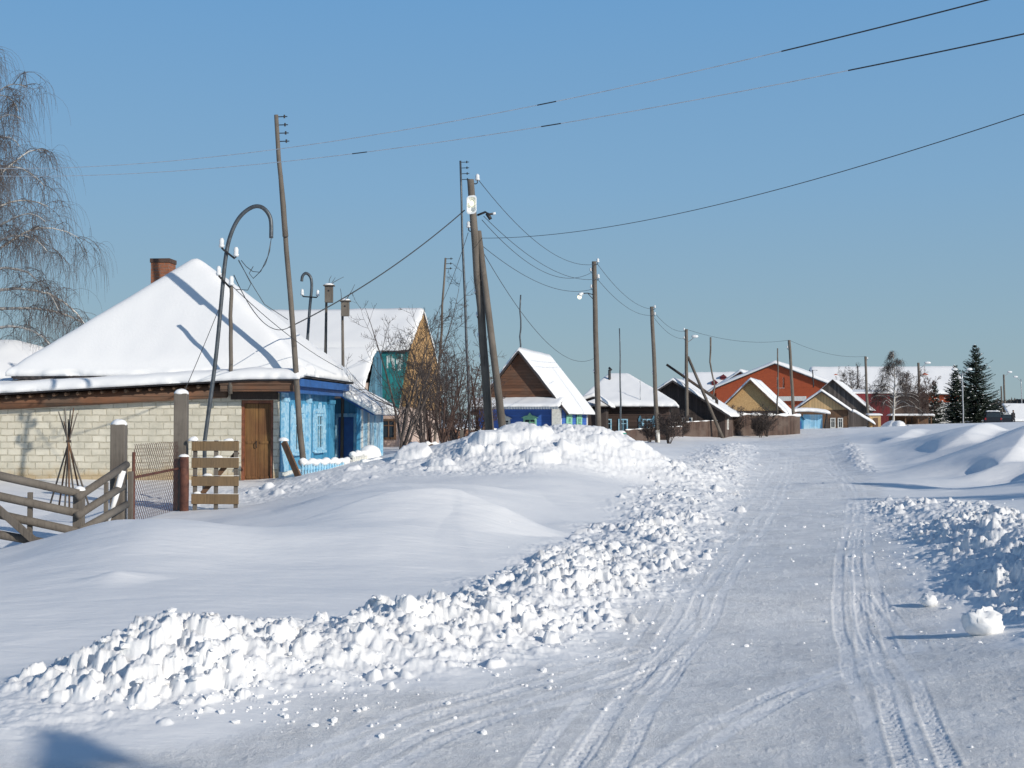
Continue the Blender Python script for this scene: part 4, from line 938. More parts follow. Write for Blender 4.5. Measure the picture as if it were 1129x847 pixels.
# spruces : whorls of drooping boughs made of many needle sprays
def spruce(name, label, x, y, h, rad, seed, group=None, zb=None, dens=1.0, snowf=.0):
    rg = random.Random(seed); z = gz(x, y) if zb is None else zb; t = root(name, label, 'spruce', (x, y, z), 0, group)
    tm = MB(); tm.tube([(0, 0, 0), (0, 0, h * .5), (0, 0, h * .97)], [h * .018, h * .01, .015], 7); tm.build('trunk', 'bark', t, True)
    cm = MB(); sm = MB(); nw = int(h * 4.6 * dens)
    for k in range(nw):
        f = .05 + .94 * (k + rg.random() * .8) / nw; zz = h * f; L0 = rad * (1 - f) ** .85 * (1.0 if f > .12 else .8) + .12
        for b in range(int(13 * (1 - f * .5))):
            a = rg.uniform(0, 6.28); L = L0 * rg.uniform(.55, 1.12) * (1.2 if rg.random() < .08 else 1); dz = rg.uniform(-.28, .12) + f * .35
            ca_, sa = math.cos(a), math.sin(a); nseg = max(4, int(L * 7))
            for s_ in range(nseg):
                q = (s_ + .6) / nseg; px_, pz = L * q, zz + L * (dz * q - .25 * q * (1 - f) + .28 * q * q)
                wd = (.10 + .20 * (1 - q)) * min(1, .45 + L * .4); base_p = Vector((ca_ * px_, sa * px_, pz))
                for g in (-1, 1, 0):
                    tip = base_p + Vector((ca_ * wd * 1.0 - sa * g * wd, sa * wd * 1.0 + ca_ * g * wd, rg.uniform(-.10, .03)))
                    o_ = Vector((-sa, ca_, rg.uniform(-.9, .9))) * .07
                    cm.add([tuple(base_p - o_), tuple(base_p + o_), tuple(tip + o_ * .25 + rv(rg, .02)), tuple(tip - o_ * .25)], [(0, 1, 2, 3)])
                if rg.random() < snowf * (.4 + q): sm.blob(tuple(base_p + Vector((0, 0, .05))), (.13, .13, .05), k, 6, 4, .1)
    cm.build('crown', 'needle', t)
    if sm.v: sm.build('snow_clumps', 'snow', t, True)
    return t
for i, (px, Y, top, rad, sf, lab) in enumerate(((1076, 160, 380, 4.1, .03, 'tallest dark spruce, standing alone above its neighbours'), (1054, 158, 403, 2.7, .05, 'middle sized spruce leaning against the tallest spruce'), (1030, 155, 421, 1.7, .04, 'smallest slim spruce between lamp pole and the larger spruces'))):
    x, y = XY(px, Y); spruce('spruce', lab, x, y, EYE + (HOR - top) / FPX * Y - .9, rad, 60 + i, 'spruces at the end of the street', .9, 1.15, sf)
for i, (x, y, h) in enumerate(((25.4, 17.9, 9.6), (24.0, 13.4, 8.8), (8.9, -3.75, 6.2))):     # unseen spruces, added only to shadow the road and the lower left corner
    spruce('spruce', ['spruce right of the view whose shadow crosses the road', 'shorter spruce right of the view nearer the camera', 'spruce behind the viewer on the right'][i], x, y, h, 3.3 if i < 2 else 1.3, 70 + i, 'spruces at the right verge', .2, 1.3)
# far forest and thicket
rg = random.Random(8); fm = MB()
for k in range(2600):
    x = rg.uniform(120, 460); y = rg.uniform(470, 560); h = rg.uniform(6.5, 11) * (1 if y > 500 else .8)
    fm.add([(x - .12, y, 0), (x + .12, y, 0), (x + .05, y, h), (x - .05, y, h)], [(0, 1, 2, 3)])
    for b in range(9):
        a = rg.uniform(0, 3.14); zz = h * rg.uniform(.25, 1); L = rg.uniform(.8, 2.2); dx, dy = math.cos(a) * L, math.sin(a) * L
        fm.add([(x - dx, y - dy, zz - .3), (x, y, zz - rg.uniform(.5, 1.2)), (x + dx, y + dy, zz - .1), (x, y, zz + rg.uniform(.3, 1.0))], [(0, 1, 2, 3)])
o = fm.build('forest', 'forest'); o['kind'] = 'stuff'; tag(o, 'far bare forest closing the horizon at the right edge', 'forest')
fm = MB(); rg = random.Random(9)
for k in range(900):
    x = rg.uniform(-60, -27); y = rg.uniform(70, 84); h = rg.uniform(3.5, 6.2)
    pts, rr = limb(rg, (x, y, 0), (rg.gauss(0, .12), 0, 1), h, .05, .015, 4, .08); fm.tube(pts, rr, 3, cap=False)
    for b in range(6):
        q = pts[rg.randrange(1, 4)]; p2, r2 = limb(rg, q, rv(rg) + Vector((0, 0, 1.2)), rg.uniform(.6, 1.4), .018, .01, 2, .1); fm.tube(p2, r2, 3, cap=False)
o = fm.build('thicket', 'redtwig'); o['kind'] = 'stuff'; tag(o, 'reddish bare thicket behind the far left shed roof', 'thicket')

# ================================================================ poles, masts, lamps
def insulator(parent, p, side=1, s=1.0, name='insulator'):
    m = MB(); x, y, z = p
    m.tube([(x, y, z), (x + side * .10 * s, y, z - .01), (x + side * .13 * s, y, z + .02), (x + side * .13 * s, y, z + .08 * s)], .012 * s, 5); h_ = m.build('insulator_hook', 'black', parent, True)
    m = MB(); x += side * .13 * s; z += .07 * s
    m.tube([(x, y, z), (x, y, z + .03 * s), (x, y, z + .035 * s), (x, y, z + .10 * s), (x, y, z + .13 * s)], [.05 * s, .055 * s, .04 * s, .045 * s, .02 * s], 10); m.build('insulator_cap', 'porcelain', h_, True)
def pole(name, label, top, pxb, Y, zb=None, r0=.13, r1=.09, mat='polewood', group=None, cat='utility pole', ins=(), sec=9, paint=False, Yt=None, wig=.012):
    pxt, pyt = top; T = Vector(P(pxt, pyt, Yt or Y)); bx_, by_ = XY(pxb, Y); z = gz(bx_, by_) if zb is None else zb
    t = root(name, label, cat, (bx_, by_, z), 0, group); T -= Vector((bx_, by_, z)); rg = random.Random(int(pxt * 7))
    pts = [Vector((0, 0, -.5))] + [T * (k / 8) + Vector((rg.gauss(0, wig), rg.gauss(0, wig), 0)) for k in range(9)]
    m = MB(); m.tube(pts, [r0] + [r0 + (r1 - r0) * k / 8 for k in range(9)], sec); m.build('shaft', mat, t, True)
    if paint:
        m = MB(); m.tube([T * -.03, T * .09], r0 + .006, 10); m.build('white_band', 'white', t, True)
    for f, sd_, sc_ in ins: insulator(t, tuple(T * f), sd_, sc_)
    return t, T
UP = 'utility poles along the street'
# leaning double pole with lamp
t, T = pole('utility_pole', 'leaning weathered double pole with big lamp head above the snow pile', (519, 197), 541, 33.5, r0=.125, r1=.095, group=UP, ins=((.985, 1, 1.3), (.80, -1, 1.3), (.55, -1, .9), (.46, -1, .9), (.38, -1, .9), (.30, -1, .9)))
m = MB(); q = Vector(P(557, 478, 33.0)) - t.location; m.tube([T * .80 + Vector((.10, .05, 0)), (T * .80 + q) / 2 + Vector((.02, 0, 0)), q + Vector((.02, 0, -.6))], [.075, .095, .11], 9); m.build('brace_pole', 'polewood', t, True)
m = MB(); a = T * .86 + Vector((.1, -.05, 0)); m.tube([a, a + Vector((.22, -.05, .08)), a + Vector((.30, -.05, .02)), a + Vector((.42, -.05, .03))], .03, 6); m.tube([a + Vector((.26, -.05, .04)), a + Vector((.33, -.05, -.06)), a + Vector((.36, -.05, -.12))], .05, 6); hk = m.build('cable_clamp', 'black', t, True)
m = MB(); m.tube([a + Vector((.42, -.05, .03)), a + Vector((.50, -.05, .05))], [.045, .03], 8); m.build('white_insulator', 'porcelain', hk, True)
# lamp head: rounded flat bowl facing the camera side, hung on the pole front
lc = T * .895 + Vector((-.03, -.25, .0))
def rrect(w_, h_, r_, n=5):
    o_ = []
    for cx_, cz_, a0 in ((w_ / 2 - r_, h_ / 2 - r_, 0), (-w_ / 2 + r_, h_ / 2 - r_, 90), (-w_ / 2 + r_, -h_ / 2 + r_, 180), (w_ / 2 - r_, -h_ / 2 + r_, 270)):
        for k in range(n): a_ = R(a0 + 90 * k / (n - 1)); o_.append((cx_ + r_ * math.cos(a_), cz_ + r_ * math.sin(a_)))
    return o_
m = MB()
for k, (sc_, dy) in enumerate(((.55, .16), (.9, .08), (1.0, 0), (1.0, -.06), (.84, -.065), (.78, .0), (.6, .05))):
    rr = [(lc.x + a_ * sc_, lc.y + dy + .35 * b_ * 0, lc.z + b_ * sc_ + a_ * .12 * sc_) for a_, b_ in rrect(.27, .50, .09)]; m.v += rr
n_r = 20
for k in range(6):
    for i in range(n_r): m.f.append((k * n_r + i, k * n_r + (i + 1) % n_r, (k + 1) * n_r + (i + 1) % n_r, (k + 1) * n_r + i)); m.m.append(0)
m.f.append(tuple(range(6 * n_r, 7 * n_r))); m.m.append(0); m.f.append(tuple(range(n_r))[::-1]); m.m.append(0)
lh = m.build('lamp_head', 'porcelain', t)
m = MB(); m.blob((lc.x, lc.y - .02, lc.z + .04), (.055, .05, .075), 1, 12, 8, 0); m.build('bulb', 'bulb', lh, True)
m = MB(); m.tube([lc + Vector((0, .12, 0)), lc + Vector((.03, .25, .02))], .03, 6); m.build('lamp_bracket', 'galv', lh)
MAIN = (t.location + T)
t2, T2 = pole('utility_pole', 'straight dark pole with small lit street lamp right of the brown gable house', (655, 288), 660, 53, r0=.13, r1=.10, group=UP, ins=((.985, 1, 1.3), (.9, 1, 1.3), (.94, -1, 1.1), (.85, -1, 1.1), (.4, -1, .9)), )
a = T2 * .82; m = MB(); m.tube([a, a + Vector((-.30, -.05, .08)), a + Vector((-.55, -.1, .06))], .02, 6); m.tube([a + Vector((0, 0, -.25)), a + Vector((-.30, -.05, .07))], .015, 6); br_ = m.build('lamp_bracket', 'black', t2)
m = MB(); m.tube([a + Vector((-.50, -.1, .07)), a + Vector((-.62, -.1, .02)), a + Vector((-.66, -.1, -.06))], [.05, .09, .11], 10); m.build('lamp_shade', 'porcelain', br_, True)
m = MB(); m.blob(a + Vector((-.66, -.12, -.09)), (.09, .09, .10), 2, 12, 8, 0); m.build('bulb', 'bulb', br_, True)
P2 = t2.location + T2
t3, T3 = pole('utility_pole', 'tall grey pole with white painted foot in front of the dark log house', (719, 338), 725, 74, r0=.14, r1=.11, group=UP, paint=True, ins=((.98, 1, 1.3), (.93, 1, 1.2), (.5, -1, 1)))
P3 = t3.location + T3
t4, T4 = pole('utility_pole', 'braced pole with white foot and lamp before the dark gable house', (757, 363), 757.5, 92, r0=.14, r1=.12, group=UP, paint=True, ins=((.98, -1, 1.3), (.9, -1, 1.3)))
q = Vector(P(797, 478, 91)) - t4.location; m = MB(); m.tube([T4 * .74 + Vector((.1, 0, 0)), q + Vector((0, 0, -.4))], [.10, .13], 8); m.build('brace_pole', 'polewood', t4, True)
a = T4 * .87; m = MB(); m.tube([a, a + Vector((.25, 0, .15)), a + Vector((.5, -.1, .35))], .03, 6); lb = m.build('lamp_bracket', 'galv', t4)
m = MB(); m.blob(a + Vector((.62, -.12, .48)), (.26, .12, .12), 3, 12, 8, .05); m.build('lamp_head', 'porcelain', lb, True)
P4 = t4.location + T4
m = MB(); p0, p1 = Vector(P(735, 402, 93)), Vector(P(790, 441, 93)); p1 = p0 + (Vector(P(758, 418, 93)) - p0) * 2.4
o = root('leaning_beam', 'long beam rising slantwise behind the braced pole like a well sweep', 'beam', (p1.x, p1.y, .3))
m.tube([p0 - o.location, p1 - o.location], [.09, .12], 8); m.build('beam', 'darkwood', o, True)
m = MB(); m.tube([(0, 0, -.5), (0, 0, p1.z - .3)], .12, 8); m.build('support_post', 'darkwood', o, True)
t5, T5 = pole('utility_pole', 'dark pole rising in front of the orange brick hall', (870.5, 375), 876, 106, r0=.15, r1=.12, group=UP, ins=((.9, -1, 1.5),))
P5 = t5.location + T5
t6, T6 = pole('utility_pole', 'thin grey pole beside the plank gable shed and the tiny outhouse', (954.5, 393), 957, 130, r0=.15, r1=.12, group=UP, ins=((.95, 1, 1.5),)); P6 = t6.location + T6
def lampc(t, a, side, L=.9, col='galv'):
    m = MB(); m.tube([a, a + Vector((side * L * .5, 0, .25)), a + Vector((side * L, 0, .6))], .04, 6); b_ = m.build('lamp_bracket', col, t)
    m = MB(); m.blob(a + Vector((side * (L + .2), 0, .75)), (.40, .16, .16), 3, 10, 6, .04); m.build('lamp_head', 'porcelain', b_, True)
t7, T7 = pole('utility_pole', 'lamp pole left of the smallest spruce', (1013, 400), 1013.5, 148, r0=.17, r1=.14, group=UP); lampc(t7, T7 * .9, 1); P7 = t7.location + T7
for px, top, Y, lab, lamps, r_ in ((1061, 411, 152, 'thin lamp post standing in front of the largest spruce', (-1, 1), .10), (1104, 426, 190, 'short pole left of the far pair of lamp posts', (), .14), (1107, 413, 185, 'wooden pole with a lamp right of the largest spruce', (1,), .16), (1126, 418, 205, 'thin curved lamp post at the right edge of the view', (-1,), .09)):
    tt, TT = pole('lamp_post', lab, (px, top), px + 1, Y, zb=.8, r0=r_, r1=r_ * .8, group='lamp posts at the end of the street', cat='lamp post', mat='polewood' if r_ > .12 else 'galv')
    for s_ in lamps: lampc(tt, TT * .95, s_, .7)
# antenna masts and thin poles
def mast(label, top, base, Y, r0, r1, zb=None, bend=0, elems=0, name='antenna_mast', mat='polewood', wig=.02, esz=.28):
    t_, T_ = pole(name, label, top, base, Y, zb=zb, r0=r0, r1=r1, mat=mat, cat='mast', wig=wig, group='thin masts above the roofs')
    for k in range(elems):
        m = MB(); z = T_ * (.995 - k * .022 * (9 / max(T_.length, 5))); m.tube([z - Vector((.02, 0, 0)), z + Vector((esz, 0, .01))], .012, 4); m.tube([z + Vector((esz * .75, 0, -.03)), z + Vector((esz * .75, 0, .05))], .02, 4); m.build('antenna_rod', 'black', t_)
    return t_, T_
t8, T8 = mast('tall leaning wooden mast standing against the blue street front of the brick house', (302, 125), 336, 29.4, .075, .05, zb=.35, elems=4)
m = MB(); m.tube([T8 * .66 + Vector((.02, -.08, 0)), T8 * .83 + Vector((.02, -.08, 0))], [.07, .055], 8); m.build('spliced_length', 'polewood', t8, True)
mast('very tall thin steel mast with rods just left of the leaning double pole', (507, 176), 519, 42, .055, .035, zb=.5, elems=4, mat='pipe', esz=.3, wig=.01)
mast('thin leaning mast with rods between ochre gable and leaning double pole', (491, 284), 479, 50, .06, .04, zb=.5, elems=3, mat='polewood', esz=.3)
mast('short rod mast rising from the peak of the brown gable house', (574, 325), 573.5, 69, .05, .04, zb=4.9, elems=0, mat='pipe')
mast('thin dark mast in front of the dark log house left of the white footed pole', (683.5, 362), 684.5, 70, .06, .03, zb=.2, mat='pipe', wig=.01)
mast('crooked thin mast behind the strut of the braced pole', (782, 372), 792, 95, .05, .07, zb=.4, wig=.09)
mast('thin mast in front of the right roof slope of the tan gabled house', (858, 384), 857, 102, .08, .05, zb=.5)
mast('dark roof mast on the long school roof', (946, 404), 946, 205, .12, .1, zb=7.4, mat='darkwood')
mast('thin antenna rod on the roof of the dark log house', (706, 418), 706, 80, .025, .02, zb=2.9, mat='galv', elems=0)
mast('thin wooden pole with antenna rods above the far birch roofs', (896, 408), 897, 188, .1, .08, zb=7, mat='black', elems=2, esz=.8)

# curved conduit pipe at the brick wall
def pipe_pole(name, label, pxs, Y, r, zb):
    pts = [Vector(P(a, b, Y)) for a, b in pxs]; b0 = Vector((pts[0].x, pts[0].y, zb)); t_ = root(name, label, 'pipe', b0, 0, 'hooked cable pipes')
    # smooth (Catmull-Rom)
    q = []; 
    for i in range(len(pts) - 1):
        p0_, p1_, p2_, p3_ = pts[max(i - 1, 0)], pts[i], pts[i + 1], pts[min(i + 2, len(pts) - 1)]
        for k in range(6):
            u = k / 6; q.append(.5 * ((2 * p1_) + (p2_ - p0_) * u + (2 * p0_ - 5 * p1_ + 4 * p2_ - p3_) * u * u + (3 * p1_ - p0_ - 3 * p2_ + p3_) * u ** 3))
    q.append(pts[-1]); m = MB(); m.tube([Vector((0, 0, 0))] + [a - b0 for a in q], r, 10); m.build('pipe', 'pipe', t_, True)
    return t_, b0
WY = 25.0
t9, b9 = pipe_pole('conduit_pipe', 'tall steel pipe hooked over at the top standing against the white brick wall', [(226, 486), (237, 400), (243, 335), (247, 290), (252, 262), (262, 240), (276, 228), (288, 228), (297, 240), (298, 262)], WY, .042, .15)
def cross(parent, b0, pa, pb, Y, ra=.02, s=1.0):
    a, b = Vector(P(*pa, Y)) - b0, Vector(P(*pb, Y)) - b0
    m = MB(); m.tube([a + Vector((0, -.06, .04)), a + Vector((.03, -.06, 0)), b + Vector((-.03, -.06, 0)), b + Vector((0, -.06, .04))], ra, 6); c_ = m.build('crossbar', 'black', parent, True)
    for e in (a, b):
        m = MB(); z = e + Vector((0, -.06, .04)); m.tube([z, z + Vector((0, 0, .05 * s)), z + Vector((0, 0, .055 * s)), z + Vector((0, 0, .14 * s)), z + Vector((0, 0, .19 * s))], [.05 * s, .06 * s, .045 * s, .05 * s, .03 * s], 12); m.build('insulator_cap', 'porcelain', c_, True)
cross(t9, b9, (244, 275), (260, 285), WY); cross(t9, b9, (241, 306), (255, 317), WY)
tA, bA = pipe_pole('conduit_pipe', 'smaller hooked steel pipe rising behind the roof of the brick house', [(338, 385), (341, 340), (343, 318), (342, 306), (337, 301), (333, 304), (332, 310)], 38, .045, 2.2)
cross(tA, bA, (333, 327), (350, 328), 38, .02)
t_, T_ = pole('service_post', 'slim weathered post rising beside the big hooked pipe from the wall roof', (254, 311), 254, 29.6, zb=2.8, r0=.05, r1=.045, mat='greywood', cat='post', wig=.006)
def birdhouse(px_pole, top_py, base_py, box, Y, label, seed):
    bx2, by2 = XY(px_pole, Y); z0 = P(0, base_py, Y)[2]
    zt_ = P(0, top_py, Y)[2]; m = MB(); rg = random.Random(seed)
    t_ = root('birdhouse_pole', label, 'birdhouse pole', (bx2, by2, .5), 0, 'birdhouses on poles'); m.tube([(0, 0, -.3), (rg.uniform(-.03, .03), 0, (zt_ - .5) * .6), (0, 0, zt_ - .5)], [.05, .045, .035], 8); m.build('pole_shaft', 'greywood', t_, True)
    x0, y0, x1, y1 = box; a = Vector(P(x0, y1, Y)) - t_.location; b = Vector(P(x1, y0, Y)) - t_.location
    m = MB(); m.box(a.x + .02, b.x - .02, -.24, -.05, a.z, b.z); bx3 = m.build('nest_box', 'greywood', t_, bev=.006)
    m = MB(); m.box(a.x - .02, b.x + .03, -.29, -.03, b.z + .002, b.z + .03); m.build('lid', 'greywood', bx3)
    m = MB(); m.blob(((a.x + b.x) / 2, -.16, b.z + .03), ((b.x - a.x) / 2 + .02, .13, .06), 2, 12, 8, .05, flat=True); m.build('lid_snow', 'snow', bx3, True)
    m = MB(); m.tube([((a.x + b.x) / 2, -.236, b.z - .14), ((a.x + b.x) / 2, -.245, b.z - .14)], .028, 12); m.build('entrance_hole', 'black', bx3)
    m = MB()
    for k in range(3):
        p_, r_ = limb(rg, (0, 0, zt_ - .55), (rg.uniform(-.3, .8), 0, 1), rg.uniform(.4, .75), .012, .005, 4, .12); m.tube(p_, r_, 4)
    m.build('perch_twigs', 'twig', t_)
birdhouse(359.5, 318, 382, (358, 316, 368, 334), 36.5, 'pole with the taller nest box left of its twin above the snowy roof', 1)
birdhouse(377, 335, 397, (376, 333, 386, 349), 36, 'pole with the lower nest box right of its twin above the snowy roof', 2)

# ================================================================ wires
def wire(label, a, b, sag, r=.012, mat='wire', group='overhead wires', n=28, mats=None, ext=(0, 1)):
    a, b = Vector(a), Vector(b); mid = a
    o_ = [a.lerp(b, k / n) - Vector((0, 0, 4 * sag * (k / n) * (1 - k / n))) - mid for k in range(n + 1)]
    def far_(f0, f1): return [a.lerp(b, f) - Vector((0, 0, 4 * sag * f * (1 - f))) - mid for f in [f0 + (f1 - f0) * k / 24 for k in range(25)]]
    m = MB()
    if ext[0] < 0: m.tube(far_(ext[0], 0), r * .45, 6, 0, cap=False)
    if ext[1] > 1: m.tube(far_(1, ext[1]), r, 6, 0 if not mats else 1, cap=False)
    if mats:
        cuts = mats; last = 0
        for f, mi in cuts: e = int(f * n); m.tube(o_[last:e + 1], r * (1 if mi == 0 else .7), 6, mi, cap=False); last = e
        o = m.build('overhead_wire', ['wire', 'frostwire'], smooth=True)
    else: m.tube(o_, r, 6); o = m.build('overhead_wire', mat, smooth=True)
    o.location = mid; return tag(o, label, 'wire', group)
# high pair crossing the whole sky
def hi(pR, pM, pL, YR, YL): return P(*pR, YR), P(*pL, YL)
wire('highest wire entering at the top right corner, dark there and frosted white farther on', P(1105, -7, 13), P(-120, 178, 30), .75, .0085, mats=((.098, 0), (.228, 1), (.238, 0), (1, 1)), n=240, ext=(-1.1, 1.3))
wire('second wire from the right edge running just below the highest wire', P(1180, 24, 13), P(-120, 186, 31), .70, .0085, mats=((.091, 0), (.242, 1), (.256, 0), (.385, 1), (.396, 0), (1, 1)), n=240, ext=(-1.1, 1.3))
wire('long sagging wire from the right edge to the leaning double pole', P(1180, 108, 14.5), P(531, 262, 33.5), .42, .0065, ext=(-1.3, 1))
def far_pt(a, b, sag, f): a, b = Vector(a), Vector(b); return a.lerp(b, f) - Vector((0, 0, 4 * sag * f * (1 - f)))
e1, e2 = far_pt(P(1105, -7, 13), P(-120, 178, 30), .75, -1.1), far_pt(P(1180, 24, 13), P(-120, 186, 31), .70, -1.1)
e3, e4 = far_pt(P(1105, -7, 13), P(-120, 178, 30), .75, 1.3), far_pt(P(1180, 24, 13), P(-120, 186, 31), .70, 1.3)
e5 = far_pt(P(1180, 108, 14.5), P(531, 262, 33.5), .42, -1.3)
for ends, lab_ in (((e1, e2), 'pole far right of the view carrying the two highest wires'), ((e3, e4), 'pole left of the view where the two highest wires arrive'), ((e5,), 'pole behind the viewer carrying the long sagging wire')):
    top_ = max(e.z for e in ends) + .4; cx__, cy__ = sum(e.x for e in ends) / len(ends), sum(e.y for e in ends) / len(ends)
    tp_ = root('utility_pole', lab_, 'utility pole', (cx__, cy__, 0), 0, UP)
    m = MB(); m.tube([(0, 0, -.5), (0, 0, top_)], [.15, .10], 10); m.build('shaft', 'polewood', tp_, True)
    for e in ends:
        m = MB(); q = e - Vector((cx__, cy__, 0)); m.tube([Vector((0, 0, q.z - .05)), q], .025, 6); m.build('wire_arm', 'black', tp_)
wire('thick service cable from the leaning double pole down left to the tall wooden mast', P(512, 231, 33.4), P(318, 361, 29.35), .22, .015)
wire('slack cable from the tall wooden mast to the insulators of the hooked pipe', P(318, 361, 29.3), P(257, 303, WY), .42, .009)
wire('thin wire from the hooked pipe insulators toward the low eave of the house', P(256, 316, WY), P(378, 408, 33), .15, .008)
for (a, b, sg, lab) in ((MAIN + Vector((.2, 0, 0)), P2 + Vector((.15, 0, -.1)), .75, 'top wire from the leaning double pole to the lamp pole'), (MAIN + Vector((.35, 0, -1.0)), P2 + Vector((.15, 0, -.75)), .55, 'second wire from the leaning double pole to the lamp pole'),
        (MAIN + Vector((.3, 0, -1.1)), P2 + Vector((-.15, 0, -.5)), .75, 'third wire from the leaning double pole to the lamp pole'), (MAIN + Vector((.3, 0, -1.8)), P2 + Vector((-.1, 0, -1.2)), .5, 'lowest wire from the leaning double pole to the lamp pole'),
        (P2 + Vector((.15, 0, -.1)), P3 + Vector((.15, 0, -.15)), .5, 'upper wire from the lamp pole to the white footed pole'), (P2 + Vector((.15, 0, -.75)), P3 + Vector((.15, 0, -.5)), .5, 'lower wire from the lamp pole to the white footed pole'),
        (P3 + Vector((0, 0, -.15)), P4 + Vector((-.15, 0, -.15)), .4, 'upper wire from the white footed pole to the braced pole'), (P3 + Vector((0, 0, -.5)), P4 + Vector((-.15, 0, -.7)), .4, 'lower wire from the white footed pole to the braced pole'),
        (P4, P5, .5, 'wire from the braced pole to the pole by the orange hall'), (P5, P6, .5, 'wire from the pole by the orange hall to the thin grey pole')):
    wire(lab, a, b, sg, .007 + .00005 * a[1])
wire('steep wire from the leaning double pole down to the brown gable house', P(527, 268, 33.5), P(660, 392, 68), 1.4, .009)
wire('faint guy wire from the leaning double pole down left to the thin leaning mast', P(516, 256, 33.5), P(478, 352, 48), .2, .008)
def tangle():
    m = MB(); Y = WY - .05; b0 = Vector(P(298, 262, Y))
    for seq in (((298, 262), (296, 276), (291, 290), (284, 299), (276, 298), (268, 292), (262, 285)), ((298, 263), (294, 282), (286, 298), (277, 306), (272, 300), (276, 292)), ((262, 286), (268, 298), (275, 312), (271, 319), (258, 318)), ((262, 287), (276, 312), (290, 335), (316, 352))):
        m.tube([Vector(P(a, b, Y)) - b0 + Vector((0, .04 * i, 0)) for i, (a, b) in enumerate(seq)], .008, 5)
    o = m.build('loose_cable', 'pipe', smooth=True); o.location = b0; tag(o, 'loose looping cable ends hanging from the mouth of the hooked pipe', 'cable')
tangle()
wire('stay wire slanting from the hooked pipe down to the snow topped grey gate post', P(244, 332, WY), P(203, 432, 24), .02, .007)

# ================================================================ yard: fence, gate, posts
def snowcap(parent, c_, r, seed, name='snow_cap'):
    m = MB(); m.blob(c_, r, seed, 14, 9, .08, flat=True); return m.build(name, 'snow', parent, True)
def post(name, label, px, pyt, Y, w_, mat, capr=None, cat='post', zb=None, depth=.5, rnd=False):
    x, y = XY(px, Y); z = gz(x, y) if zb is None else zb; t_ = root(name, label, cat, (x, y, z), R(4)); h = P(0, pyt, Y)[2] - z; m = MB()
    if rnd: m.tube([(0, 0, -depth), (.01, 0, h * .5), (0, 0, h)], w_ / 2, 12)
    else: m.box(-w_ / 2, w_ / 2, -w_ / 2, w_ / 2, -depth, h)
    m.build('post_shaft', mat, t_, rnd, bev=0 if rnd else .012)
    if capr: snowcap(t_, (0, 0, h - .01), (w_ * .55, w_ * .55, capr), int(px))
    return t_
post('grey_gate_post', 'tall grey square post topped with snow at the left of the slatted gate', 200, 434, 23.5, .24, 'greywood', .10)
post('rusty_post', 'shorter rusty brown round post in front of the grey gate post', 203.5, 503, 23.2, .17, 'rust', .05, rnd=True)
post('fence_gate_post', 'thick dark post topped with snow at the right end of the rail fence', 131.5, 468, 18.6, .21, 'greywood', .09)
# slatted gate
gx, gy = XY(212, 23.3); gzv = .08
g = root('slatted_gate', 'small pale wooden gate of four wide slats with snow on them', 'gate', (gx, gy, gzv), -R(3))
for k, z in enumerate((.02, .36, .70, 1.02)):
    m = MB(); m.box(0, .90, -.03, .0, z, z + .19 - .01 * (k % 2)); sl = m.build('slat', 'palewood', g, bev=.006)
    m = MB()
    m.box(.0, .90, -.034, .036, z + .192, z + .196); 
    m.blob((.1 + .2 * k, .02, z + .19), (.09, .035, .045), k, 10, 6, .1, flat=True); m.build('slat_snow', 'snow', sl, True)
for x in (.02, .42, .80):
    m = MB(); m.box(x, x + .07, .002, .055, -.2, 1.22); m.build('upright', 'greywood', g)
m = MB(); m.bar((.04, .08, .05), (.85, .08, 1.0), .03, .09); m.build('diagonal', 'brownwood', g)
snowcap(g, (.03, 0, 1.21), (.09, .06, .08), 3)
# chain link panel
cx0, cy0 = XY(148, 20.5); cx1, cy1 = XY(197, 23.2); cl = root('wire_mesh_panel', 'rusty chain link panel between the fence post and the gate post', 'fence', (cx0, cy0, -.05))
dv = Vector((cx1 - cx0, cy1 - cy0, 0)); Lc = dv.length; ux_ = dv / Lc; m = MB(); H_ = 1.28; st = .12
for k in range(int((Lc + H_) / st)):
    for sg in (1, -1):
        a0 = k * st if sg > 0 else k * st - 0; p0 = (a0, 0); p1 = (a0 - H_, H_)
        if sg < 0: p0 = (Lc - a0, 0); p1 = (Lc - a0 + H_, H_)
        # clip to 0..Lc
        def clipx(p, q, xm):
            f = (xm - p[0]) / (q[0] - p[0]); return (xm, p[1] + f * (q[1] - p[1]))
        A_, B_ = p0, p1
        if max(A_[0], B_[0]) <= 0 or min(A_[0], B_[0]) >= Lc: continue
        if A_[0] > Lc: A_ = clipx(A_, B_, Lc)
        if A_[0] < 0: A_ = clipx(A_, B_, 0)
        if B_[0] > Lc: B_ = clipx(A_, B_, Lc)
        if B_[0] < 0: B_ = clipx(A_, B_, 0)
        m.tube([ux_ * A_[0] + Vector((0, 0, A_[1] + .05)), ux_ * B_[0] + Vector((0, 0, B_[1] + .05))], .004, 3, cap=False)
m.build('mesh', 'rust', cl)
m = MB(); m.tube([Vector((0, 0, .78)), ux_ * Lc + Vector((0, 0, .82))], .022, 6); m.build('rail', 'rust', cl)
m = MB(); m.tube([(0, 0, -.4), (0, 0, 1.2)], .028, 8); m.build('end_post', 'rust', cl)
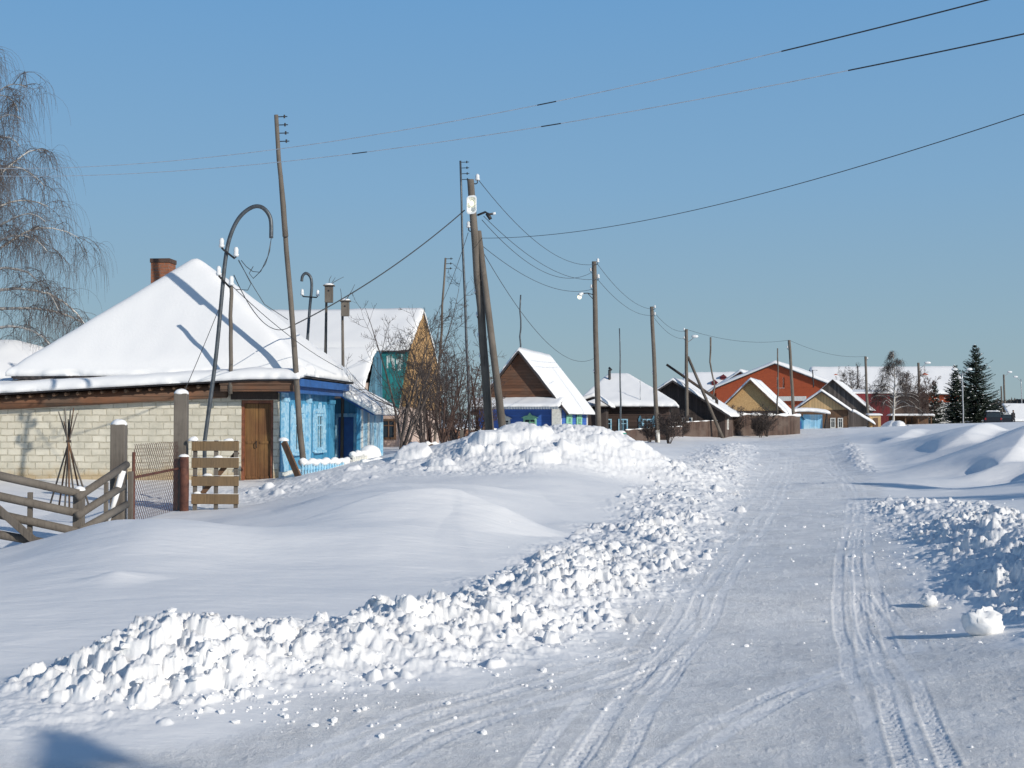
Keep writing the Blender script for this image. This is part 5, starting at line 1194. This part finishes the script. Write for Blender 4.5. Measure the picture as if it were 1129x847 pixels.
# rail fence
fx, fy = XY(88, 17.0)
fence = root('rail_fence', 'weathered grey rail fence half sunk in the smooth snowdrift at the left edge', 'fence', (fx, fy, -.1))
def L3(px, py, Y): return Vector(P(px, py, Y)) - fence.location
for (px, t0, Y, w_) in ((86, 541, 17.0, .13), (32, 543, 16.9, .06), (116, 532, 17.8, .055), (-60, 520, 16.8, .13), (143, 520, 18.5, .07)):
    a = L3(px, t0, Y); m = MB(); m.box(a.x - w_ / 2, a.x + w_ / 2, a.y - w_ / 2 + .08, a.y + w_ / 2 + .08, -.5, a.z); pp = m.build('fence_post', 'greywood', fence, bev=.006)
    if w_ > .1: snowcap(pp, (a.x, a.y + .08, a.z), (.09, .08, .06), 5)
rl_ = [((-150, 510, 16.6), (-60, 517, 16.8), (0, 524.5, 16.9), (88, 544, 17.0)), ((-150, 540, 16.6), (-60, 542, 16.8), (0, 547, 16.9), (88, 566, 17.0)), ((-150, 566, 16.6), (-60, 564, 16.8), (0, 567, 16.9), (88, 586, 17.0)),
       ((-150, 588, 16.6), (-60, 588, 16.8), (0, 589, 16.9), (80, 603, 17.0)), ((-150, 608, 16.6), (-60, 610, 16.8), (0, 611, 16.9), (60, 616, 17.0))]
for k, rr in enumerate(rl_):
    m = MB(); m.tube([L3(*a) for a in rr], [.07, .065, .06, .055], 9); m.build('rail', 'greywood', fence, True)
for a, b in (((88, 548, 17.0), (142, 512, 18.5)), ((88, 568, 17.0), (138, 536, 18.4)), ((92, 584, 17.05), (142, 556, 18.5))):
    m = MB(); m.tube([L3(*a) + Vector((0, -.07, 0)), L3(*b) + Vector((0, -.07, 0))], [.055, .055], 9); m.build('rail', 'greywood', fence, True)
m = MB(); m.bar(L3(-6, 556, 16.75), L3(58, 612, 16.8), .04, .10); m.build('brace_board', 'greywood', fence, bev=.005)
m = MB(); m.bar(L3(120, 578, 18.2), L3(136, 520, 18.3), .05, .06); bb = m.build('snowy_brace', 'palewood', fence)
m = MB(); m.tube([L3(120, 577, 18.12), L3(128, 550, 18.15), L3(136, 519, 18.2)], [.025, .04, .05], 7); m.build('brace_snow', 'snow', bb, True)
# bean pole tripod
tx, ty = XY(76, 24.5); tp = root('pole_tripod', 'bundle of thin sticks tied into a tripod before the white brick wall', 'pole bundle', (tx, ty, 0)); rg = random.Random(6); ap = Vector(P(76, 488, 24.5)) - tp.location
for k, px in enumerate((52, 64, 72, 78, 86, 95, 104)):
    q = Vector(P(px, 575, 24.5 + rg.uniform(-.5, .7))) - tp.location; q.z = -.3; d_ = (ap - q); m = MB(); m.tube([q, ap + rv(rg, .015), ap + d_.normalized() * rg.uniform(.35, .8)], [.02, .017, .011], 6); m.build('stick', 'brownwood' if k % 2 else 'greywood', tp, True)
m = MB(); m.tube([ap + Vector((.05 * math.cos(a_), .05 * math.sin(a_), .01 * a_ / 3)) for a_ in [k * .6 for k in range(22)]], .008, 5); m.build('binding', 'darkwood', tp)
# leaning plank at the house corner
m = MB(); a, b = Vector(P(313, 487, 28.9)), Vector(P(330, 527, 28.6)); o0 = Vector(b); m.bar(a - o0, (b - o0) + (b - a) * .15, .05, .17); pk = root('leaning_plank', 'short thick brown plank leaning at the corner of the blue street front', 'plank', o0); m.build('plank_board', 'brownwood', pk, bev=.006); snowcap(pk, a - o0 + Vector((0, 0, .02)), (.12, .08, .08), 9)
# picket fence nearly buried
def low_pickets(name, label, pts, top, mat, step=.16, wdt=.07, h=.42, seed=0):
    a, b = Vector((*XY(*pts[0]), 0)), Vector((*XY(*pts[1]), 0)); L = (b - a).length; u_ = (b - a) / L; t_ = root(name, label, 'fence', (a.x, a.y, 0), math.atan2(u_.y, u_.x)); rg = random.Random(seed)
    n = int(L / step)
    for k in range(n):
        za = top[0] + (top[1] - top[0]) * k / n + rg.uniform(-.03, .03); m = MB(); m.prism([(k * step, 0, za - h), (k * step + wdt, 0, za - h), (k * step + wdt, 0, za - .05), (k * step + wdt / 2, 0, za), (k * step, 0, za - .05)], (0, .025, 0)); m.build('picket', mat, t_)
    m = MB(); m.bar((0, .05, top[0] - .16), (L, .05, top[1] - .16), .04, .06); m.build('rail', mat, t_)
    m = MB(); pts_ = [Vector((L * k / 30, .03, top[0] + (top[1] - top[0]) * k / 30 - .02 + .02 * math.sin(k * 1.3))) for k in range(31)]; m.tube(pts_, [.075 + .02 * math.sin(k * .9 + seed) for k in range(31)], 9); m.build('fence_snow', 'snow', t_, True)
    return t_
def zpy(py, Y): return P(0, py, Y)[2]
low_pickets('picket_fence', 'low picket fence buried in snow below the blue street front', ((334, 28.8), (385, 31.5)), (zpy(509, 28.8), zpy(507, 31.5)), 'lblue', seed=1)
low_pickets('picket_fence', 'white low picket fence with round snow caps below the blue porch', ((390, 31.5), (418, 34.0)), (zpy(501, 31.5), zpy(496, 34)), 'white', h=.5, seed=2)
low_pickets('picket_fence', 'snow laden low picket fence under the many stemmed bush', ((400, 30.6), (486, 32.0)), (zpy(509, 30.6), zpy(502, 32)), 'greywood', seed=3)
# brown board fence by the bushes, green-grey fences before far houses
def board_fence(label, p0, p1, t0, t1, mat, snow=.08, name='board_fence'):
    a, b = Vector((*XY(*p0), 0)), Vector((*XY(*p1), 0)); L = (b - a).length; u_ = (b - a) / L; t_ = root(name, label, 'fence', (a.x, a.y, 0), math.atan2(u_.y, u_.x), 'board fences'); za, zb = zpy(t0, p0[1]), zpy(t1, p1[1])
    m = MB(); m.prism([(0, 0, -.2), (L, 0, -.2), (L, 0, zb), (0, 0, za)], (0, .04, 0)); m.build('boards', mat, t_)
    for k in range(int(L / 2.2) + 1):
        x = min(k * 2.2 + .06, L - .08); m = MB(); m.box(x - .05, x + .05, .042, .14, -.2, za + (zb - za) * x / L - .08); m.build('post_stub', 'greywood', t_)
    if snow: m = MB(); m.tube([Vector((L * k / 20, .02, za + (zb - za) * k / 20)) for k in range(21)], [snow * (.6 + .4 * math.sin(k * 1.7)) for k in range(21)], 7); m.build('fence_snow', 'snow', t_, True)
board_fence('low brown board fence behind the round snow heaps and under the bushes', (470, 38), (512, 39), 489, 490, 'fencebrown')
board_fence('rusty board fence behind the reddish bushes', (480, 56), (548, 58), 472, 474, 'brownboards')
board_fence('dark board fence in front of the dark log house', (690, 76), (752, 84), 474, 470, 'fencebrown', .05)
board_fence('brown board fence topped with snow in front of the tan gabled house', (797, 97), (882, 103), 456, 458, 'fencebrown', .16)
board_fence('brown paling in front of the dark gable house', (744, 88), (800, 93), 466, 463, 'fencebrown', .05)
for i, (px, Y, py, r_, lab) in enumerate(((408, 33.0, 494, .26, 'round snow cap on a stump just right of the blue porch'), (497, 34, 496, .30, 'round snow heap left of the leaning double pole'), (513, 33.5, 497, .24, 'round snow heap nearest the leaning double pole'), (480, 34, 502, .22, 'small snow heap under the reddish bush'))):
    x, y = XY(px, Y); m = MB(); m.blob((0, 0, 0), (r_ * 1.1, r_, r_ * 1.1), 80 + i, 18, 12, .08); o = m.build('snow_heap', 'snow', smooth=True); o.location = (x, y, zpy(py, Y) - r_ * .8); tag(o, lab, 'snow heap', 'snow heaps by the pile')
x, y = XY(492, 37); p_ = post('grey_stake', 'thin pale stake standing in the snow before the bushes', 509, 474, 34.5, .10, 'greywood', None)
# small mailbox-like green box and posts near log house
for px, Y, py, lab in ((684, 66, 478, 'small green bin standing in the snow before the dark log house'),):
    x, y = XY(px, Y); t_ = root('green_bin', lab, 'bin', (x, y, zpy(488, Y) - .3)); m = MB(); m.prism([(-.22, -.2, 0), (.22, -.2, 0), (.26, -.24, .75), (-.26, -.24, .75)], (0, .45, 0)); b_ = m.build('bin_body', 'greengate', t_, bev=.02); m = MB(); m.box(-.3, .3, -.29, .28, .752, .82); m.build('lid', 'greengate', b_); snowcap(b_, (0, 0, .82), (.27, .25, .12), 3)

# ================================================================ car, person, far right bits
cx_, cy_ = XY(1095, 150); car = root('parked_van', 'dark boxy van with snow on its roof parked right of the largest spruce', 'van', (cx_, cy_, .85), -R(19))
prof_ = [(-1.0, .3), (-1.0, .95), (-.88, 1.05), (-.80, 1.62), (-.68, 1.72), (.68, 1.72), (.80, 1.62), (.88, 1.05), (1.0, .95), (1.0, .3)]
m = MB(); m.prism([(a, 0, b) for a, b in prof_], (0, 4.2, 0)); m.build('body', 'carpaint', car, bev=.05)
m = MB(); m.prism([(-.76, -.012, 1.08), (.76, -.012, 1.08), (.68, -.012, 1.58), (-.68, -.012, 1.58)], (0, .03, 0)); m.build('rear_window', 'glass', car)
for s_ in (-1, 1):
    m = MB(); m.box(s_ * .88 - .08, s_ * .88 + .08, -.03, .04, .72, .98); m.build('tail_lamp', 'redlamp', car)
    m = MB(); m.box(s_ * .93 - .012, s_ * .93 + .012, .4, 3.2, 1.08, 1.5); m.build('side_window', 'glass', car)
    for yy_ in (.8, 3.3):
        m = MB(); m.tube([(s_ * .78, yy_, .33), (s_ * .99, yy_, .33)], .34, 16); wl = m.build('wheel', 'tyre', car); m = MB(); m.tube([(s_ * .985, yy_, .33), (s_ * 1.005, yy_, .33)], .19, 12); m.build('rim', 'galv', wl)
m = MB(); m.box(-.95, .95, -.10, .0, .35, .52); m.build('bumper', 'black', car, bev=.02)
cap('roof_snow', -.74, .74, .1, 3.2, lambda a, b: 1.722 + 0 * a, .16, car, 'snow', 16, 16)
# person walking : one skinned body
def person(px, Y, zb, label):
    x, y = XY(px, Y); me_ = bpy.data.meshes.new('body')
    J = [((0, 0, .95), .15), ((0, 0, 1.2), .15), ((0, 0, 1.42), .16), ((0, 0, 1.55), .06), ((0, .0, 1.68), .10), ((.10, 0, .88), .10), ((.12, -.10, .48), .075), ((.12, .02, .08), .055), ((.12, -.14, .04), .045),
         ((-.10, 0, .88), .10), ((-.12, .12, .48), .075), ((-.12, .28, .12), .055), ((-.12, .16, .05), .045), ((.21, 0, 1.42), .075), ((.27, .06, 1.14), .055), ((.26, -.06, .90), .045), ((-.21, 0, 1.42), .075), ((-.27, -.05, 1.14), .055), ((-.26, -.16, .92), .045)]
    E = [(0, 1), (1, 2), (2, 3), (3, 4), (0, 5), (5, 6), (6, 7), (7, 8), (0, 9), (9, 10), (10, 11), (11, 12), (2, 13), (13, 14), (14, 15), (2, 16), (16, 17), (17, 18)]
    me_.from_pydata([j[0] for j in J], E, []); me_.materials.append(M['cloth']); o = bpy.data.objects.new('body', me_)
    t_ = root('person', label, 'person', (x, y, zb), R(20)); C.objects.link(o); o.parent = t_
    sk = o.modifiers.new('skin', 'SKIN'); sl = me_.skin_vertices[0].data
    for i, j in enumerate(J): sl[i].radius = (j[1], j[1]); sl[i].use_root = i == 0
    o.modifiers.new('sub', 'SUBSURF').levels = 1; o.modifiers['sub'].render_levels = 1
    m = MB(); m.blob((0, -.05, 1.66), (.075, .07, .10), 1, 12, 9, .02); m.build('face', 'skin', t_, True); m = MB(); m.blob((0, .01, 1.74), (.115, .12, .09), 1, 12, 9, .02); m.build('hat', 'cloth', t_, True)
person(1117, 150, .95, 'person in dark winter clothes walking right of the dark van')
x0_, y0_ = XY(1150, 178); t_ = root('snowy_shed', 'low shed with wide snow covered roof at the right edge beyond the person', 'shed', (x0_, y0_, .6), -R(4))
m = MB(); m.box(-4.6, 0, 0, 3, 0, 1.0); m.build('wall', 'palewall', t_); cap('roof_snow', -4.8, .3, -1.0, 3, lambda a, b: .75 + .62 * (b + 1), .25, t_, 'snow', 24, 20)
for i, (px, Y, w_, lab) in enumerate(((1110, 170, 2.6, 'snow covered car nearest the dark van'),)):
    x, y = XY(px, Y); t_ = root('snowed_car', lab, 'car', (x, y, .9), -R(19)); m = MB(); m.prism([(-.85, 0, .25), (-.85, 0, .85), (-.65, 0, 1.4), (.65, 0, 1.4), (.85, 0, .85), (.85, 0, .25)], (0, 3.8, 0)); m.build('body', 'carpaint', t_, bev=.05)
    m = MB(); m.prism([(-.6, -.012, .9), (.6, -.012, .9), (.52, -.012, 1.32), (-.52, -.012, 1.32)], (0, .03, 0)); m.build('rear_window', 'glass', t_); cap('roof_snow', -.7, .7, 0, 3.7, lambda a, b: 1.4 + 0 * a, .3, t_, 'snow', 16, 12)
    for s_ in (-1, 1):
        for yy_ in (.7, 3.1): m = MB(); m.tube([(s_ * .66, yy_, .3), (s_ * .86, yy_, .3)], .3, 14); m.build('wheel', 'tyre', t_)
